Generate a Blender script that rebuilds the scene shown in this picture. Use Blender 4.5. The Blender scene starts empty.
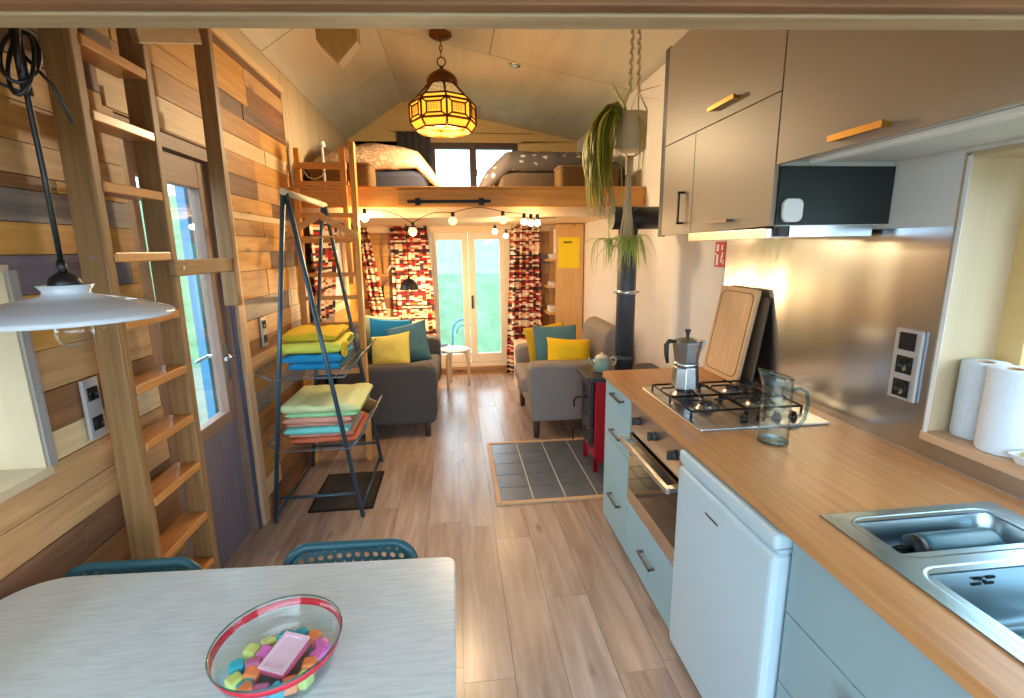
import bpy, bmesh, math, random
from mathutils import Vector, Matrix, noise as mnoise
PI = math.pi
S = bpy.context.scene
COL = S.collection
rnd = random.Random(7)

# ------------------------------------------------------------------ colours and materials
def lin(c):
    c = c / 255.0
    return c / 12.92 if c <= 0.04045 else ((c + 0.055) / 1.055) ** 2.4
def rgb(r, g, b): return (lin(r), lin(g), lin(b), 1.0)

def base_mat(name):
    m = bpy.data.materials.new(name); m.use_nodes = True
    nt = m.node_tree
    return m, nt, nt.nodes['Principled BSDF']
def N(nt, t, **kw):
    n = nt.nodes.new(t)
    for k, v in kw.items():
        if k in n.inputs: n.inputs[k].default_value = v
        else: setattr(n, k, v)
    return n
def plain(name, col, rough=.5, metal=0., var=.06, scale=8., bump=0., bscale=60., **kw):
    m, nt, p = base_mat(name)
    tc = N(nt, 'ShaderNodeTexCoord')
    nz = N(nt, 'ShaderNodeTexNoise', Scale=scale, Detail=4.)
    nt.links.new(tc.outputs['Object'], nz.inputs['Vector'])
    mx = N(nt, 'ShaderNodeMix', data_type='RGBA')
    c = rgb(*col)
    mx.inputs[6].default_value = tuple(max(0, x * (1 - var)) for x in c[:3]) + (1,)
    mx.inputs[7].default_value = tuple(min(1, x * (1 + var)) for x in c[:3]) + (1,)
    nt.links.new(nz.outputs['Fac'], mx.inputs[0])
    nt.links.new(mx.outputs[2], p.inputs['Base Color'])
    p.inputs['Roughness'].default_value = rough
    p.inputs['Metallic'].default_value = metal
    for k, v in kw.items(): p.inputs[k.replace('_', ' ')].default_value = v
    if bump:
        n2 = N(nt, 'ShaderNodeTexNoise', Scale=bscale, Detail=3.)
        nt.links.new(tc.outputs['Object'], n2.inputs['Vector'])
        b = N(nt, 'ShaderNodeBump', Strength=bump, Distance=.004)
        nt.links.new(n2.outputs['Fac'], b.inputs['Height'])
        nt.links.new(b.outputs['Normal'], p.inputs['Normal'])
    return m
def wood(name, c1, c2, rough=.5, su=2.2, sv=34., knots=.0, bump=.15, dark=None):
    """grain runs along U (metres)"""
    m, nt, p = base_mat(name)
    uv = N(nt, 'ShaderNodeUVMap', uv_map='uv')
    mp = N(nt, 'ShaderNodeMapping'); mp.inputs['Scale'].default_value = (su, sv, 1)
    nt.links.new(uv.outputs['UV'], mp.inputs['Vector'])
    nz = N(nt, 'ShaderNodeTexNoise', Scale=1., Detail=6., Roughness=.62, Distortion=.5)
    nt.links.new(mp.outputs['Vector'], nz.inputs['Vector'])
    cr = N(nt, 'ShaderNodeValToRGB')
    cr.color_ramp.elements[0].position = .3; cr.color_ramp.elements[1].position = .72
    cr.color_ramp.elements[0].color = rgb(*c1); cr.color_ramp.elements[1].color = rgb(*c2)
    nt.links.new(nz.outputs['Fac'], cr.inputs['Fac'])
    out = cr.outputs['Color']
    if knots:
        mp2 = N(nt, 'ShaderNodeMapping'); mp2.inputs['Scale'].default_value = (2.0, 5.5, 1)
        nt.links.new(uv.outputs['UV'], mp2.inputs['Vector'])
        vo = N(nt, 'ShaderNodeTexVoronoi', Scale=1., Randomness=1.)
        vo.inputs['Scale'].default_value = 1.
        nt.links.new(mp2.outputs['Vector'], vo.inputs['Vector'])
        r2 = N(nt, 'ShaderNodeValToRGB')
        r2.color_ramp.elements[0].position = .05; r2.color_ramp.elements[1].position = .13
        r2.color_ramp.elements[0].color = (1, 1, 1, 1); r2.color_ramp.elements[1].color = (0, 0, 0, 1)
        nt.links.new(vo.outputs['Distance'], r2.inputs['Fac'])
        ma = N(nt, 'ShaderNodeMath', operation='MULTIPLY'); ma.inputs[1].default_value = knots
        nt.links.new(r2.outputs['Color'], ma.inputs[0])
        mx = N(nt, 'ShaderNodeMix', data_type='RGBA')
        d = dark or tuple(x * .45 for x in c1)
        mx.inputs[7].default_value = rgb(*d)
        nt.links.new(ma.outputs[0], mx.inputs[0]); nt.links.new(out, mx.inputs[6])
        out = mx.outputs[2]
    nt.links.new(out, p.inputs['Base Color'])
    p.inputs['Roughness'].default_value = rough
    b = N(nt, 'ShaderNodeBump', Strength=bump, Distance=.002)
    nt.links.new(nz.outputs['Fac'], b.inputs['Height']); nt.links.new(b.outputs['Normal'], p.inputs['Normal'])
    return m
def glassy(name, tint=(255, 255, 255), refl=1.0, rough=.0):
    """clear pane: mostly transparent, mirror-like at grazing angles"""
    m, nt, p = base_mat(name)
    nt.nodes.remove(p)
    o = nt.nodes['Material Output']
    tr = N(nt, 'ShaderNodeBsdfTransparent'); tr.inputs['Color'].default_value = rgb(*tint)
    gl = N(nt, 'ShaderNodeBsdfGlossy'); gl.inputs['Roughness'].default_value = rough
    lw = N(nt, 'ShaderNodeLayerWeight'); lw.inputs['Blend'].default_value = .5
    pw = N(nt, 'ShaderNodeMath', operation='POWER'); pw.inputs[1].default_value = 4.
    nt.links.new(lw.outputs['Facing'], pw.inputs[0])
    ma = N(nt, 'ShaderNodeMath', operation='MULTIPLY_ADD'); ma.inputs[1].default_value = .8 * min(refl, 1.2); ma.inputs[2].default_value = .035 * refl
    nt.links.new(pw.outputs[0], ma.inputs[0])
    mx = N(nt, 'ShaderNodeMixShader')
    nt.links.new(ma.outputs[0], mx.inputs[0]); nt.links.new(tr.outputs[0], mx.inputs[1]); nt.links.new(gl.outputs[0], mx.inputs[2])
    nt.links.new(mx.outputs[0], o.inputs['Surface'])
    return m
def emit(name, col, s):
    m, nt, p = base_mat(name)
    p.inputs['Base Color'].default_value = rgb(*col)
    p.inputs['Emission Color'].default_value = rgb(*col)
    p.inputs['Emission Strength'].default_value = s
    return m
def steel(name, col=(190, 190, 192), rough=.28, axis=(60, 1, 1), wave=None):
    m, nt, p = base_mat(name)
    tc = N(nt, 'ShaderNodeTexCoord')
    mp = N(nt, 'ShaderNodeMapping'); mp.inputs['Scale'].default_value = axis
    nt.links.new(tc.outputs['Object'], mp.inputs['Vector'])
    nz = N(nt, 'ShaderNodeTexNoise', Scale=3., Detail=4.)
    nt.links.new(mp.outputs['Vector'], nz.inputs['Vector'])
    mr = N(nt, 'ShaderNodeMapRange'); mr.inputs[3].default_value = rough * (.97 if wave else .8); mr.inputs[4].default_value = rough * (1.03 if wave else 1.25)
    nt.links.new(nz.outputs['Fac'], mr.inputs[0]); nt.links.new(mr.outputs[0], p.inputs['Roughness'])
    p.inputs['Base Color'].default_value = rgb(*col); p.inputs['Metallic'].default_value = 1.
    n2 = N(nt, 'ShaderNodeTexNoise', Scale=2.2, Detail=0. if wave else 1.)
    if wave:
        mw = N(nt, 'ShaderNodeMapping'); mw.inputs['Scale'].default_value = wave
        nt.links.new(tc.outputs['Object'], mw.inputs['Vector']); nt.links.new(mw.outputs['Vector'], n2.inputs['Vector'])
    else: nt.links.new(tc.outputs['Object'], n2.inputs['Vector'])
    b = N(nt, 'ShaderNodeBump', Strength=.32 if wave else .12, Distance=.02)
    nt.links.new(n2.outputs['Fac'], b.inputs['Height']); nt.links.new(b.outputs['Normal'], p.inputs['Normal'])
    return m
def stripes(name):
    """woven curtain: short dashes of red, cream, black, orange in rows"""
    m, nt, p = base_mat(name)
    uv = N(nt, 'ShaderNodeUVMap', uv_map='uv')
    sep = N(nt, 'ShaderNodeSeparateXYZ'); nt.links.new(uv.outputs['UV'], sep.inputs[0])
    def step(sock, k):
        a = N(nt, 'ShaderNodeMath', operation='MULTIPLY'); a.inputs[1].default_value = k
        nt.links.new(sock, a.inputs[0])
        f = N(nt, 'ShaderNodeMath', operation='FLOOR'); nt.links.new(a.outputs[0], f.inputs[0])
        return f.outputs[0]
    row = step(sep.outputs['Y'], 48.)
    sh = N(nt, 'ShaderNodeTexWhiteNoise', noise_dimensions='1D'); nt.links.new(row, sh.inputs['W'])
    colm = step(sep.outputs['X'], 7.)
    cb = N(nt, 'ShaderNodeCombineXYZ'); nt.links.new(colm, cb.inputs[0]); nt.links.new(row, cb.inputs[1])
    wn = N(nt, 'ShaderNodeTexWhiteNoise', noise_dimensions='2D'); nt.links.new(cb.outputs[0], wn.inputs['Vector'])
    half = N(nt, 'ShaderNodeMath', operation='MULTIPLY'); half.inputs[1].default_value = .3
    nt.links.new(wn.outputs['Value'], half.inputs[0])
    fin = N(nt, 'ShaderNodeMath', operation='MULTIPLY_ADD'); fin.inputs[1].default_value = .7
    nt.links.new(sh.outputs['Value'], fin.inputs[0]); nt.links.new(half.outputs[0], fin.inputs[2])
    cr = N(nt, 'ShaderNodeValToRGB'); r = cr.color_ramp; r.interpolation = 'CONSTANT'
    r.elements[0].position = 0; r.elements[0].color = rgb(62, 36, 40)
    r.elements[1].position = .29; r.elements[1].color = rgb(168, 30, 36)
    for ps, c in ((.38, (228, 206, 180)), (.47, (206, 120, 66)), (.52, (240, 222, 200)), (.64, (70, 44, 50)), (.70, (226, 196, 164)), (.80, (184, 40, 40)), (.86, (214, 150, 104))):
        e = r.elements.new(ps); e.color = rgb(*c)
    nt.links.new(fin.outputs[0], cr.inputs['Fac']); nt.links.new(cr.outputs['Color'], p.inputs['Base Color'])
    p.inputs['Roughness'].default_value = .9
    p.inputs['Subsurface Weight'].default_value = 0.
    return m

def flecked(name, col, fleck, scale, size, amount=.9):
    m, nt, p = base_mat(name)
    tc = N(nt, 'ShaderNodeTexCoord')
    vo = N(nt, 'ShaderNodeTexVoronoi', Scale=scale)
    nz = N(nt, 'ShaderNodeTexNoise', Scale=scale * .6, Detail=3.)
    nt.links.new(tc.outputs['Object'], nz.inputs['Vector'])
    mxv = N(nt, 'ShaderNodeMix', data_type='RGBA'); mxv.inputs[0].default_value = .12
    nt.links.new(tc.outputs['Object'], mxv.inputs[6]); nt.links.new(nz.outputs['Color'], mxv.inputs[7])
    nt.links.new(mxv.outputs[2], vo.inputs['Vector'])
    cr = N(nt, 'ShaderNodeValToRGB')
    cr.color_ramp.elements[0].position = size; cr.color_ramp.elements[0].color = rgb(*fleck)
    cr.color_ramp.elements[1].position = size * 1.6; cr.color_ramp.elements[1].color = rgb(*col)
    nt.links.new(vo.outputs['Distance'], cr.inputs['Fac']); nt.links.new(cr.outputs['Color'], p.inputs['Base Color'])
    p.inputs['Roughness'].default_value = .95
    return m
W = {}
W['orange'] = wood('wood_orange_pine', (178, 124, 54), (212, 158, 86), knots=.7)
W['honey'] = wood('wood_honey', (156, 106, 52), (192, 140, 76), knots=.6)
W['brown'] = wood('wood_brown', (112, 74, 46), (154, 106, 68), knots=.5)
W['dark'] = wood('wood_dark_brown', (92, 64, 48), (134, 96, 70))
W['grey'] = wood('wood_weathered_grey', (108, 98, 94), (146, 134, 126), su=1.4)
W['pale'] = wood('wood_pale', (204, 172, 124), (228, 200, 158), knots=.3)
W['pink'] = wood('wood_rosy', (172, 128, 84), (206, 164, 116), knots=.5)
W['mauve'] = wood('wood_mauve_painted', (92, 84, 96), (120, 110, 120), su=1.2)
WALLSET = ['orange', 'honey', 'brown', 'dark', 'grey', 'pale', 'pink', 'mauve']
WALLM = [W[k] for k in WALLSET]
M = {}
M['loft_pine'] = wood('loft_pine', (200, 134, 60), (226, 166, 88), knots=.4)
M['ladder'] = wood('ladder_pine', (126, 92, 54), (164, 124, 80), sv=60, knots=.25)
M['tread'] = wood('tread_pine', (178, 114, 56), (212, 150, 86), rough=.3, knots=.3)
M['beam'] = wood('beam_wood', (160, 132, 100), (192, 166, 132), sv=46, knots=.2)
M['jamb'] = wood('jamb_pale_pine', (190, 152, 118), (212, 178, 146))
M['ply'] = wood('birch_plywood', (186, 164, 132), (206, 186, 154), su=.8, sv=7, bump=.03, rough=.6)
M['plyroof'] = wood('roof_plywood', (188, 187, 174), (208, 206, 192), su=.6, sv=5, bump=.03, rough=.6)
M['plywall'] = wood('gable_plywood', (206, 172, 112), (222, 190, 134), su=.8, sv=6, bump=.03, rough=.6)
M['worktop'] = wood('oak_worktop', (172, 118, 70), (202, 150, 98), su=2.4, sv=38, rough=.34, bump=.04)
M['table'] = wood('whitewashed_table', (174, 184, 190), (202, 211, 215), su=11., sv=130, rough=.28, bump=.05)
M['bookcase'] = wood('pine_bookcase', (204, 156, 92), (224, 180, 118), knots=.8)
M['bamboo'] = wood('bamboo_board', (198, 156, 112), (218, 180, 138), su=5, sv=60)
M['darkboard'] = wood('dark_board', (66, 54, 44), (92, 76, 60))
M['birch'] = wood('birch_wood', (222, 190, 150), (236, 210, 174))
M['hanger'] = wood('hanger_wood', (196, 130, 62), (220, 156, 84))
FL = [wood('floor_oak_%d' % i, c1, c2, su=1.6, sv=16, rough=.26, knots=.5, bump=.06, dark=(110, 84, 68)) for i, (c1, c2) in enumerate((
    ((150, 128, 116), (192, 172, 160)), ((142, 120, 106), (186, 164, 150)), ((160, 140, 128), (198, 180, 168)), ((134, 112, 100), (180, 158, 144))))]
M['white_wall'] = plain('cream_plaster', (224, 220, 217), .8, bump=.05)
M['white'] = plain('white_paint', (226, 228, 230), .5)
M['upper'] = plain('taupe_laminate', (154, 138, 122), .42, var=.05, scale=140)
M['carcass'] = plain('carcass_white', (206, 208, 206), .5)
M['blue_door'] = plain('pale_blue_laminate', (146, 188, 204), .35, var=.02)
M['grey_door'] = plain('blue_grey_laminate', (138, 164, 172), .4, var=.02)
M['fridge'] = plain('fridge_white', (182, 206, 220), .3, var=.01)
M['dark_green'] = plain('black_green_panel', (22, 34, 34), .5)
M['steel'] = steel('brushed_steel')
M['splash'] = steel('splashback_steel', (190, 197, 206), .24, axis=(1, 8, .3), wave=(1, 2.4, .12))
M['sink'] = steel('sink_steel', (160, 182, 192), .3, axis=(30, 30, 1))
M['ovensteel'] = steel('oven_steel', (206, 196, 188), .3, axis=(1, 1, 50))
M['handle'] = plain('handle_bronze', (112, 106, 104), .35, .8)
M['brass'] = plain('handle_brass', (196, 146, 66), .35, .8)
M['black'] = plain('black_metal', (24, 24, 26), .45, .3)
M['blackplastic'] = plain('black_plastic', (20, 21, 23), .4)
M['iron'] = plain('cast_iron', (66, 66, 70), .5, .5, bump=.1)
M['pipe'] = plain('flue_grey', (72, 76, 84), .5, .3)
M['ovenglass'] = plain('oven_black_glass', (26, 22, 20), .05, 0., Specular_IOR_Level=.9)
M['red'] = plain('stove_red_enamel', (176, 14, 40), .25)
M['alu'] = plain('aluminium', (196, 202, 206), .25, 1.)
M['dark_frame'] = plain('rack_dark_steel', (58, 82, 98), .3, .35)
M['wire'] = plain('wire_chrome', (120, 126, 132), .3, .9)
M['glass'] = glassy('clear_glass', (246, 250, 250))
M['bowlglass'] = glassy('bowl_glass', (248, 252, 252), 1.2)
M['jugglass'] = glassy('jug_glass', (242, 249, 250), 1.6)
M['glassrim'] = glassy('thick_glass_edge', (176, 206, 208), 1.6)
M['redstripe'] = plain('red_band', (206, 26, 52), .2)
M['sofa'] = plain('sofa_dark_grey', (78, 74, 74), .9, var=.12, scale=200, bump=.2, bscale=300)
M['armchair'] = plain('armchair_grey', (140, 132, 128), .9, var=.10, scale=200, bump=.2, bscale=300)
M['darkwood'] = plain('dark_leg', (58, 44, 40), .5)
def cloth(n, c, v=.08): return plain(n, c, .92, var=v, scale=30, bump=.3, bscale=180)
M['yellow'] = cloth('cloth_yellow', (236, 196, 24))
M['mustard'] = cloth('cloth_mustard', (206, 166, 30))
M['paleyellow'] = cloth('cloth_pale_yellow', (236, 220, 110))
M['teal'] = cloth('cloth_teal', (62, 118, 134))
M['tealdark'] = cloth('cloth_teal_grey', (76, 120, 134))
M['t_yellow'] = cloth('towel_lemon', (206, 206, 84))
M['t_olive'] = cloth('towel_ochre', (196, 168, 30))
M['t_blue'] = cloth('towel_blue', (20, 130, 178))
M['t_mint'] = cloth('towel_mint', (158, 214, 158))
M['t_palegreen'] = cloth('towel_pale_green', (204, 214, 160))
M['t_pink'] = cloth('towel_rose', (206, 142, 122))
M['t_aqua'] = cloth('towel_aqua', (120, 212, 206))
M['t_coral'] = cloth('towel_coral', (204, 104, 70))
M['t_salmon'] = cloth('towel_salmon', (214, 150, 130))
M['navy'] = cloth('sheet_navy', (40, 46, 64))
M['brownsheet'] = cloth('sheet_brown', (84, 70, 58))
M['duvetcream'] = flecked('duvet_cream', (156, 126, 100), (206, 182, 150), 34., .26)
M['duvetgrey'] = flecked('duvet_grey', (76, 70, 70), (176, 170, 164), 13., .17)
M['greycurtain'] = cloth('curtain_charcoal', (74, 70, 74))
M['stripes'] = stripes('curtain_striped')
M['wicker'] = plain('wicker', (112, 86, 48), .8, var=.4, scale=90, bump=.8, bscale=140)
M['rope'] = plain('cotton_rope', (208, 190, 160), .95, bump=.5, bscale=300)
M['pot'] = plain('cream_pot', (214, 200, 178), .5)
def leafmat(n, c1, c2):
    return wood(n, c1, c2, rough=.5, su=.3, sv=3., bump=0.)
M['leaf'] = leafmat('leaf_spider', (112, 130, 30), (226, 212, 104))
M['leafy'] = leafmat('leaf_fresh', (126, 156, 56), (208, 214, 124))
M['root'] = plain('dry_root', (190, 176, 158), .9)
M['soil'] = plain('potting_soil', (60, 44, 32), .95, bump=.6)
M['mat'] = plain('rubber_mat', (58, 54, 52), .9, bump=.8, bscale=260)
M['tile'] = plain('slate_tile', (96, 104, 116), .3, var=.4, scale=7, bump=.3, bscale=30)
M['grout'] = plain('grout', (220, 220, 220), .9)
M['lampmetal'] = plain('lantern_bronze', (112, 66, 26), .4, .7)
M['lampglass'] = emit('lantern_amber_glass', (255, 176, 52), 1.2)
M['lampinner'] = emit('lantern_bright_glass', (226, 190, 120), .7)
M['bulbon'] = emit('lit_bulb', (255, 214, 150), 14.)
M['bulbglow'] = emit('warm_bulb', (250, 222, 180), .75)
M['porcelain'] = plain('opal_glass_shade', (196, 202, 210), .12, Specular_IOR_Level=.6)
M['socketgrey'] = plain('socket_plate_grey', (176, 174, 174), .35, .3)
M['socketblack'] = plain('socket_insert_black', (22, 28, 32), .25)
M['towel'] = plain('paper_towel', (216, 226, 236), .95, bump=.9, bscale=110)
M['spongey'] = plain('sponge', (206, 190, 140), .95, bump=1., bscale=160)
M['tealchair'] = plain('chair_teal', (38, 88, 102), .35)
M['purple'] = plain('door_grey_mauve', (118, 110, 124), .5)
M['doorframe'] = wood('door_frame_brown', (126, 98, 84), (150, 120, 104))
M['gableframe'] = plain('window_frame_brown', (86, 64, 58), .5)
M['frenchframe'] = plain('french_door_cream', (224, 206, 180), .45)
M['jambblue'] = plain('jamb_dark_blue', (64, 76, 104), .4)
M['yellowpaper'] = plain('yellow_paper', (244, 214, 10), .6)
M['ink'] = plain('ink_dark', (50, 48, 30), .7)
M['signred'] = plain('sign_red', (196, 22, 40), .5)
M['paper'] = plain('paper_white', (236, 234, 228), .8)
M['grass'] = plain('grass_ground', (110, 112, 98), .95, var=.3, scale=2.5)
M['bank'] = plain('meadow_bank', (92, 122, 88), .95, var=.55, scale=3.2, bump=1., bscale=14.)
M['deck'] = wood('deck_boards', (128, 120, 116), (156, 148, 142))
M['postred'] = plain('post_red', (176, 60, 84), .5)
M['postblue'] = plain('post_blue', (70, 132, 168), .5)
M['teapot'] = plain('teapot_celadon', (138, 164, 152), .2)
M['bottle'] = plain('bottle_teal', (52, 104, 122), .3)
M['greywood'] = wood('end_grain_grey', (130, 126, 124), (160, 156, 152))
M['pendantblack'] = plain('dome_dark', (52, 46, 44), .4, .5)
GEM = {}
for k, c in dict(turquoise=(40, 170, 196), lime=(196, 214, 116), orange=(226, 128, 74), magenta=(206, 100, 176), violet=(190, 110, 170)).items():
    GEM[k] = plain('gem_' + k, tuple(min(255, v + 24) for v in c), .08, var=.02, Transmission_Weight=.15)
M['pinkbox'] = plain('box_pink', (206, 100, 130), .4)
M['pinktop'] = plain('box_pale_pink', (220, 190, 206), .4)

# ------------------------------------------------------------------ object helpers
FR = {}
def thing(name, label, cat, loc=(0, 0, 0), rotz=0., group=None, rot=None):
    o = bpy.data.objects.new(name, None); COL.objects.link(o)
    o.empty_display_size = .05
    o.location = loc
    e = rot or (0, 0, rotz)
    o.rotation_euler = e
    o['label'] = label; o['category'] = cat
    if group: o['group'] = group
    from mathutils import Euler
    FR[o] = Matrix.Translation(Vector(loc)) @ Euler(e).to_matrix().to_4x4()
    return o
def tag(o, label, cat, group=None):
    o['label'] = label; o['category'] = cat
    if group: o['group'] = group
    return o
def dup(root, loc, rotz=0., label=None, group=None):
    r = root.copy(); COL.objects.link(r); r.location = loc; r.rotation_euler = (0, 0, rotz)
    if label: r['label'] = label
    if group: r['group'] = group
    for ch in list(root.children):
        c = ch.copy(); COL.objects.link(c); c.parent = r
        for g in list(ch.children):
            d = g.copy(); COL.objects.link(d); d.parent = c
    return r

class MB:
    def __init__(self):
        self.bm = bmesh.new(); self.uv = self.bm.loops.layers.uv.new('uv')
    def _uv(self, faces, g, off=None):
        off = off or (rnd.uniform(0, 50), rnd.uniform(0, 50))
        ax = {'x': 0, 'y': 1, 'z': 2}[g]
        for f in faces:
            n = f.normal
            k = max(range(3), key=lambda i: abs(n[i]))
            oth = [i for i in range(3) if i != k]
            if ax in oth:
                ua = ax; va = [i for i in oth if i != ax][0]
            else: ua, va = oth
            for l in f.loops:
                c = l.vert.co
                l[self.uv].uv = (c[ua] + off[0], c[va] + off[1])
    def box(self, x0, x1, y0, y1, z0, z1, mi=0, g='y', mtx=None, bev=0):
        v = [self.bm.verts.new((x, y, z)) for x in (x0, x1) for y in (y0, y1) for z in (z0, z1)]
        idx = ((0, 1, 3, 2), (4, 6, 7, 5), (0, 4, 5, 1), (2, 3, 7, 6), (0, 2, 6, 4), (1, 5, 7, 3))
        fs = [self.bm.faces.new([v[i] for i in q]) for q in idx]
        for f in fs: f.normal_update(); f.material_index = mi
        self._uv(fs, g)
        vs = v
        if bev:
            es = list({e for f in fs for e in f.edges})
            r = bmesh.ops.bevel(self.bm, geom=es, offset=bev, segments=3, profile=.5, affect='EDGES')
            vs = list({vv for f in r['faces'] for vv in f.verts} | {vv for vv in v if vv.is_valid})
            for f in r['faces']: f.material_index = mi
        if mtx is not None:
            bmesh.ops.transform(self.bm, matrix=mtx, verts=vs)
        return self
    def cyl(self, p0, p1, r0, r1=None, n=16, mi=0, cap=True):
        r1 = r0 if r1 is None else r1
        p0 = Vector(p0); p1 = Vector(p1); d = (p1 - p0).normalized()
        a = d.orthogonal().normalized(); b = d.cross(a)
        off = (rnd.uniform(0, 50), rnd.uniform(0, 50)); L = (p1 - p0).length
        rings = []
        for p, r in ((p0, r0), (p1, r1)):
            rings.append([self.bm.verts.new(p + (a * math.cos(2 * PI * i / n) + b * math.sin(2 * PI * i / n)) * r) for i in range(n)])
        for i in range(n):
            j = (i + 1) % n
            f = self.bm.faces.new((rings[0][i], rings[0][j], rings[1][j], rings[1][i])); f.material_index = mi; f.smooth = True
            uu = ((0, i), (0, i + 1), (L, i + 1), (L, i))
            for l, (u, k) in zip(f.loops, uu): l[self.uv].uv = (u + off[0], k * 2 * PI * r0 / n + off[1])
        if cap:
            for r, rv in ((rings[0], True), (rings[1], False)):
                f = self.bm.faces.new(list(reversed(r)) if rv else r); f.material_index = mi
        return self
    def tube(self, pts, r, n=8, mi=0, closed=False):
        pts = [Vector(p) for p in pts]; m = len(pts)
        rs = r if isinstance(r, (list, tuple)) else [r] * m
        rings = []; prev = None
        for i, p in enumerate(pts):
            if closed: t = pts[(i + 1) % m] - pts[i - 1]
            else: t = pts[min(i + 1, m - 1)] - pts[max(i - 1, 0)]
            t.normalize()
            if prev is None: a = t.orthogonal().normalized()
            else:
                a = prev - t * prev.dot(t)
                a = a.normalized() if a.length > 1e-6 else t.orthogonal().normalized()
            prev = a; b = t.cross(a)
            rings.append([self.bm.verts.new(p + (a * math.cos(2 * PI * k / n) + b * math.sin(2 * PI * k / n)) * rs[i]) for k in range(n)])
        for i in range(m if closed else m - 1):
            q = (i + 1) % m
            for k in range(n):
                j = (k + 1) % n
                f = self.bm.faces.new((rings[i][k], rings[i][j], rings[q][j], rings[q][k])); f.smooth = True; f.material_index = mi
        if not closed:
            self.bm.faces.new(list(reversed(rings[0]))).material_index = mi
            self.bm.faces.new(rings[-1]).material_index = mi
        return self
    def lathe(self, prof, c=(0, 0, 0), n=32, mi=0, smooth=True, phase=0., capb=False, capt=False):
        c = Vector(c); rings = []
        for r, z in prof:
            if r < 1e-6: rings.append([self.bm.verts.new(c + Vector((0, 0, z)))])
            else: rings.append([self.bm.verts.new(c + Vector((r * math.cos(phase + 2 * PI * i / n), r * math.sin(phase + 2 * PI * i / n), z))) for i in range(n)])
        for a, b in zip(rings, rings[1:]):
            for i in range(n):
                j = (i + 1) % n
                if len(a) == 1 and len(b) == 1: continue
                if len(a) == 1: f = self.bm.faces.new((a[0], b[j], b[i]))
                elif len(b) == 1: f = self.bm.faces.new((a[i], a[j], b[0]))
                else: f = self.bm.faces.new((a[i], a[j], b[j], b[i]))
                f.smooth = smooth; f.material_index = mi
        if capb and len(rings[0]) > 1: self.bm.faces.new(list(reversed(rings[0]))).material_index = mi
        if capt and len(rings[-1]) > 1: self.bm.faces.new(rings[-1]).material_index = mi
        return self
    def prism(self, poly, axis, a, b, mi=0, g='y'):
        """poly: 2-D points in the two other axes (x,y,z order), extruded along axis from a to b"""
        def P(p, t):
            return {'x': (t, p[0], p[1]), 'y': (p[0], t, p[1]), 'z': (p[0], p[1], t)}[axis]
        A = [self.bm.verts.new(P(p, a)) for p in poly]; B = [self.bm.verts.new(P(p, b)) for p in poly]
        n = len(poly); fs = []
        for i in range(n):
            j = (i + 1) % n
            fs.append(self.bm.faces.new((A[i], A[j], B[j], B[i])))
        fs.append(self.bm.faces.new(list(reversed(A)))); fs.append(self.bm.faces.new(B))
        bmesh.ops.recalc_face_normals(self.bm, faces=fs)
        for f in fs: f.normal_update(); f.material_index = mi
        self._uv(fs, g)
        return self
    def grid(self, fn, nu, nv, mi=0, uvfn=None, smooth=True, wrapu=False):
        vs = [[self.bm.verts.new(fn(i / nu, j / nv)) for i in range(nu + (0 if wrapu else 1))] for j in range(nv + 1)]
        for j in range(nv):
            for i in range(nu):
                k = (i + 1) % nu if wrapu else i + 1
                f = self.bm.faces.new((vs[j][i], vs[j][k], vs[j + 1][k], vs[j + 1][i])); f.smooth = smooth; f.material_index = mi
                for l, (u, v) in zip(f.loops, ((i, j), (i + 1, j), (i + 1, j + 1), (i, j + 1))):
                    l[self.uv].uv = uvfn(u / nu, v / nv) if uvfn else (u / nu, v / nv)
        return self
    def ball(self, c, r, mi=0, sub=2, scale=(1, 1, 1)):
        mt = Matrix.Translation(Vector(c)) @ Matrix.Diagonal((*scale, 1))
        r_ = bmesh.ops.create_icosphere(self.bm, subdivisions=sub, radius=r, matrix=mt)
        for v in r_['verts']:
            for f in v.link_faces: f.material_index = mi; f.smooth = sub > 1
        return self
    def xf(self, m):
        bmesh.ops.transform(self.bm, matrix=m, verts=self.bm.verts); return self
    def build(self, name, mats, parent=None, origin=None, bevel=0, solid=0, sub=0, smooth=False, kind=None, label=None, local=False, soff=0):
        if not isinstance(mats, (list, tuple)): mats = [mats]
        if parent is not None and not local:
            bmesh.ops.transform(self.bm, matrix=FR[parent].inverted(), verts=self.bm.verts)
        if origin is not None and parent is None:
            bmesh.ops.translate(self.bm, vec=-Vector(origin), verts=self.bm.verts)
        if smooth:
            for f in self.bm.faces: f.smooth = True
        me = bpy.data.meshes.new(name); self.bm.to_mesh(me); self.bm.free()
        for m in mats: me.materials.append(m)
        o = bpy.data.objects.new(name, me); COL.objects.link(o)
        if origin is not None and parent is None: o.location = origin
        if parent is not None:
            o.parent = parent; FR[o] = FR[parent]
        else: FR[o] = Matrix.Translation(Vector(origin or (0, 0, 0)))
        if solid:
            md = o.modifiers.new('thickness', 'SOLIDIFY'); md.thickness = solid; md.offset = soff
        if bevel:
            md = o.modifiers.new('edges', 'BEVEL'); md.width = bevel; md.segments = 2; md.limit_method = 'ANGLE'; md.angle_limit = math.radians(40)
        if sub:
            md = o.modifiers.new('smooth', 'SUBSURF'); md.levels = sub; md.render_levels = sub
        if kind: o['kind'] = kind
        if label: o['label'] = label
        return o
def struct(mb, name, mats, parent=None, **kw):
    return mb.build(name, mats, parent, kind='structure' if parent is None else None, **kw)
def R(ax, deg): return Matrix.Rotation(math.radians(deg), 4, ax)
def T(*v): return Matrix.Translation(Vector(v))
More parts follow.
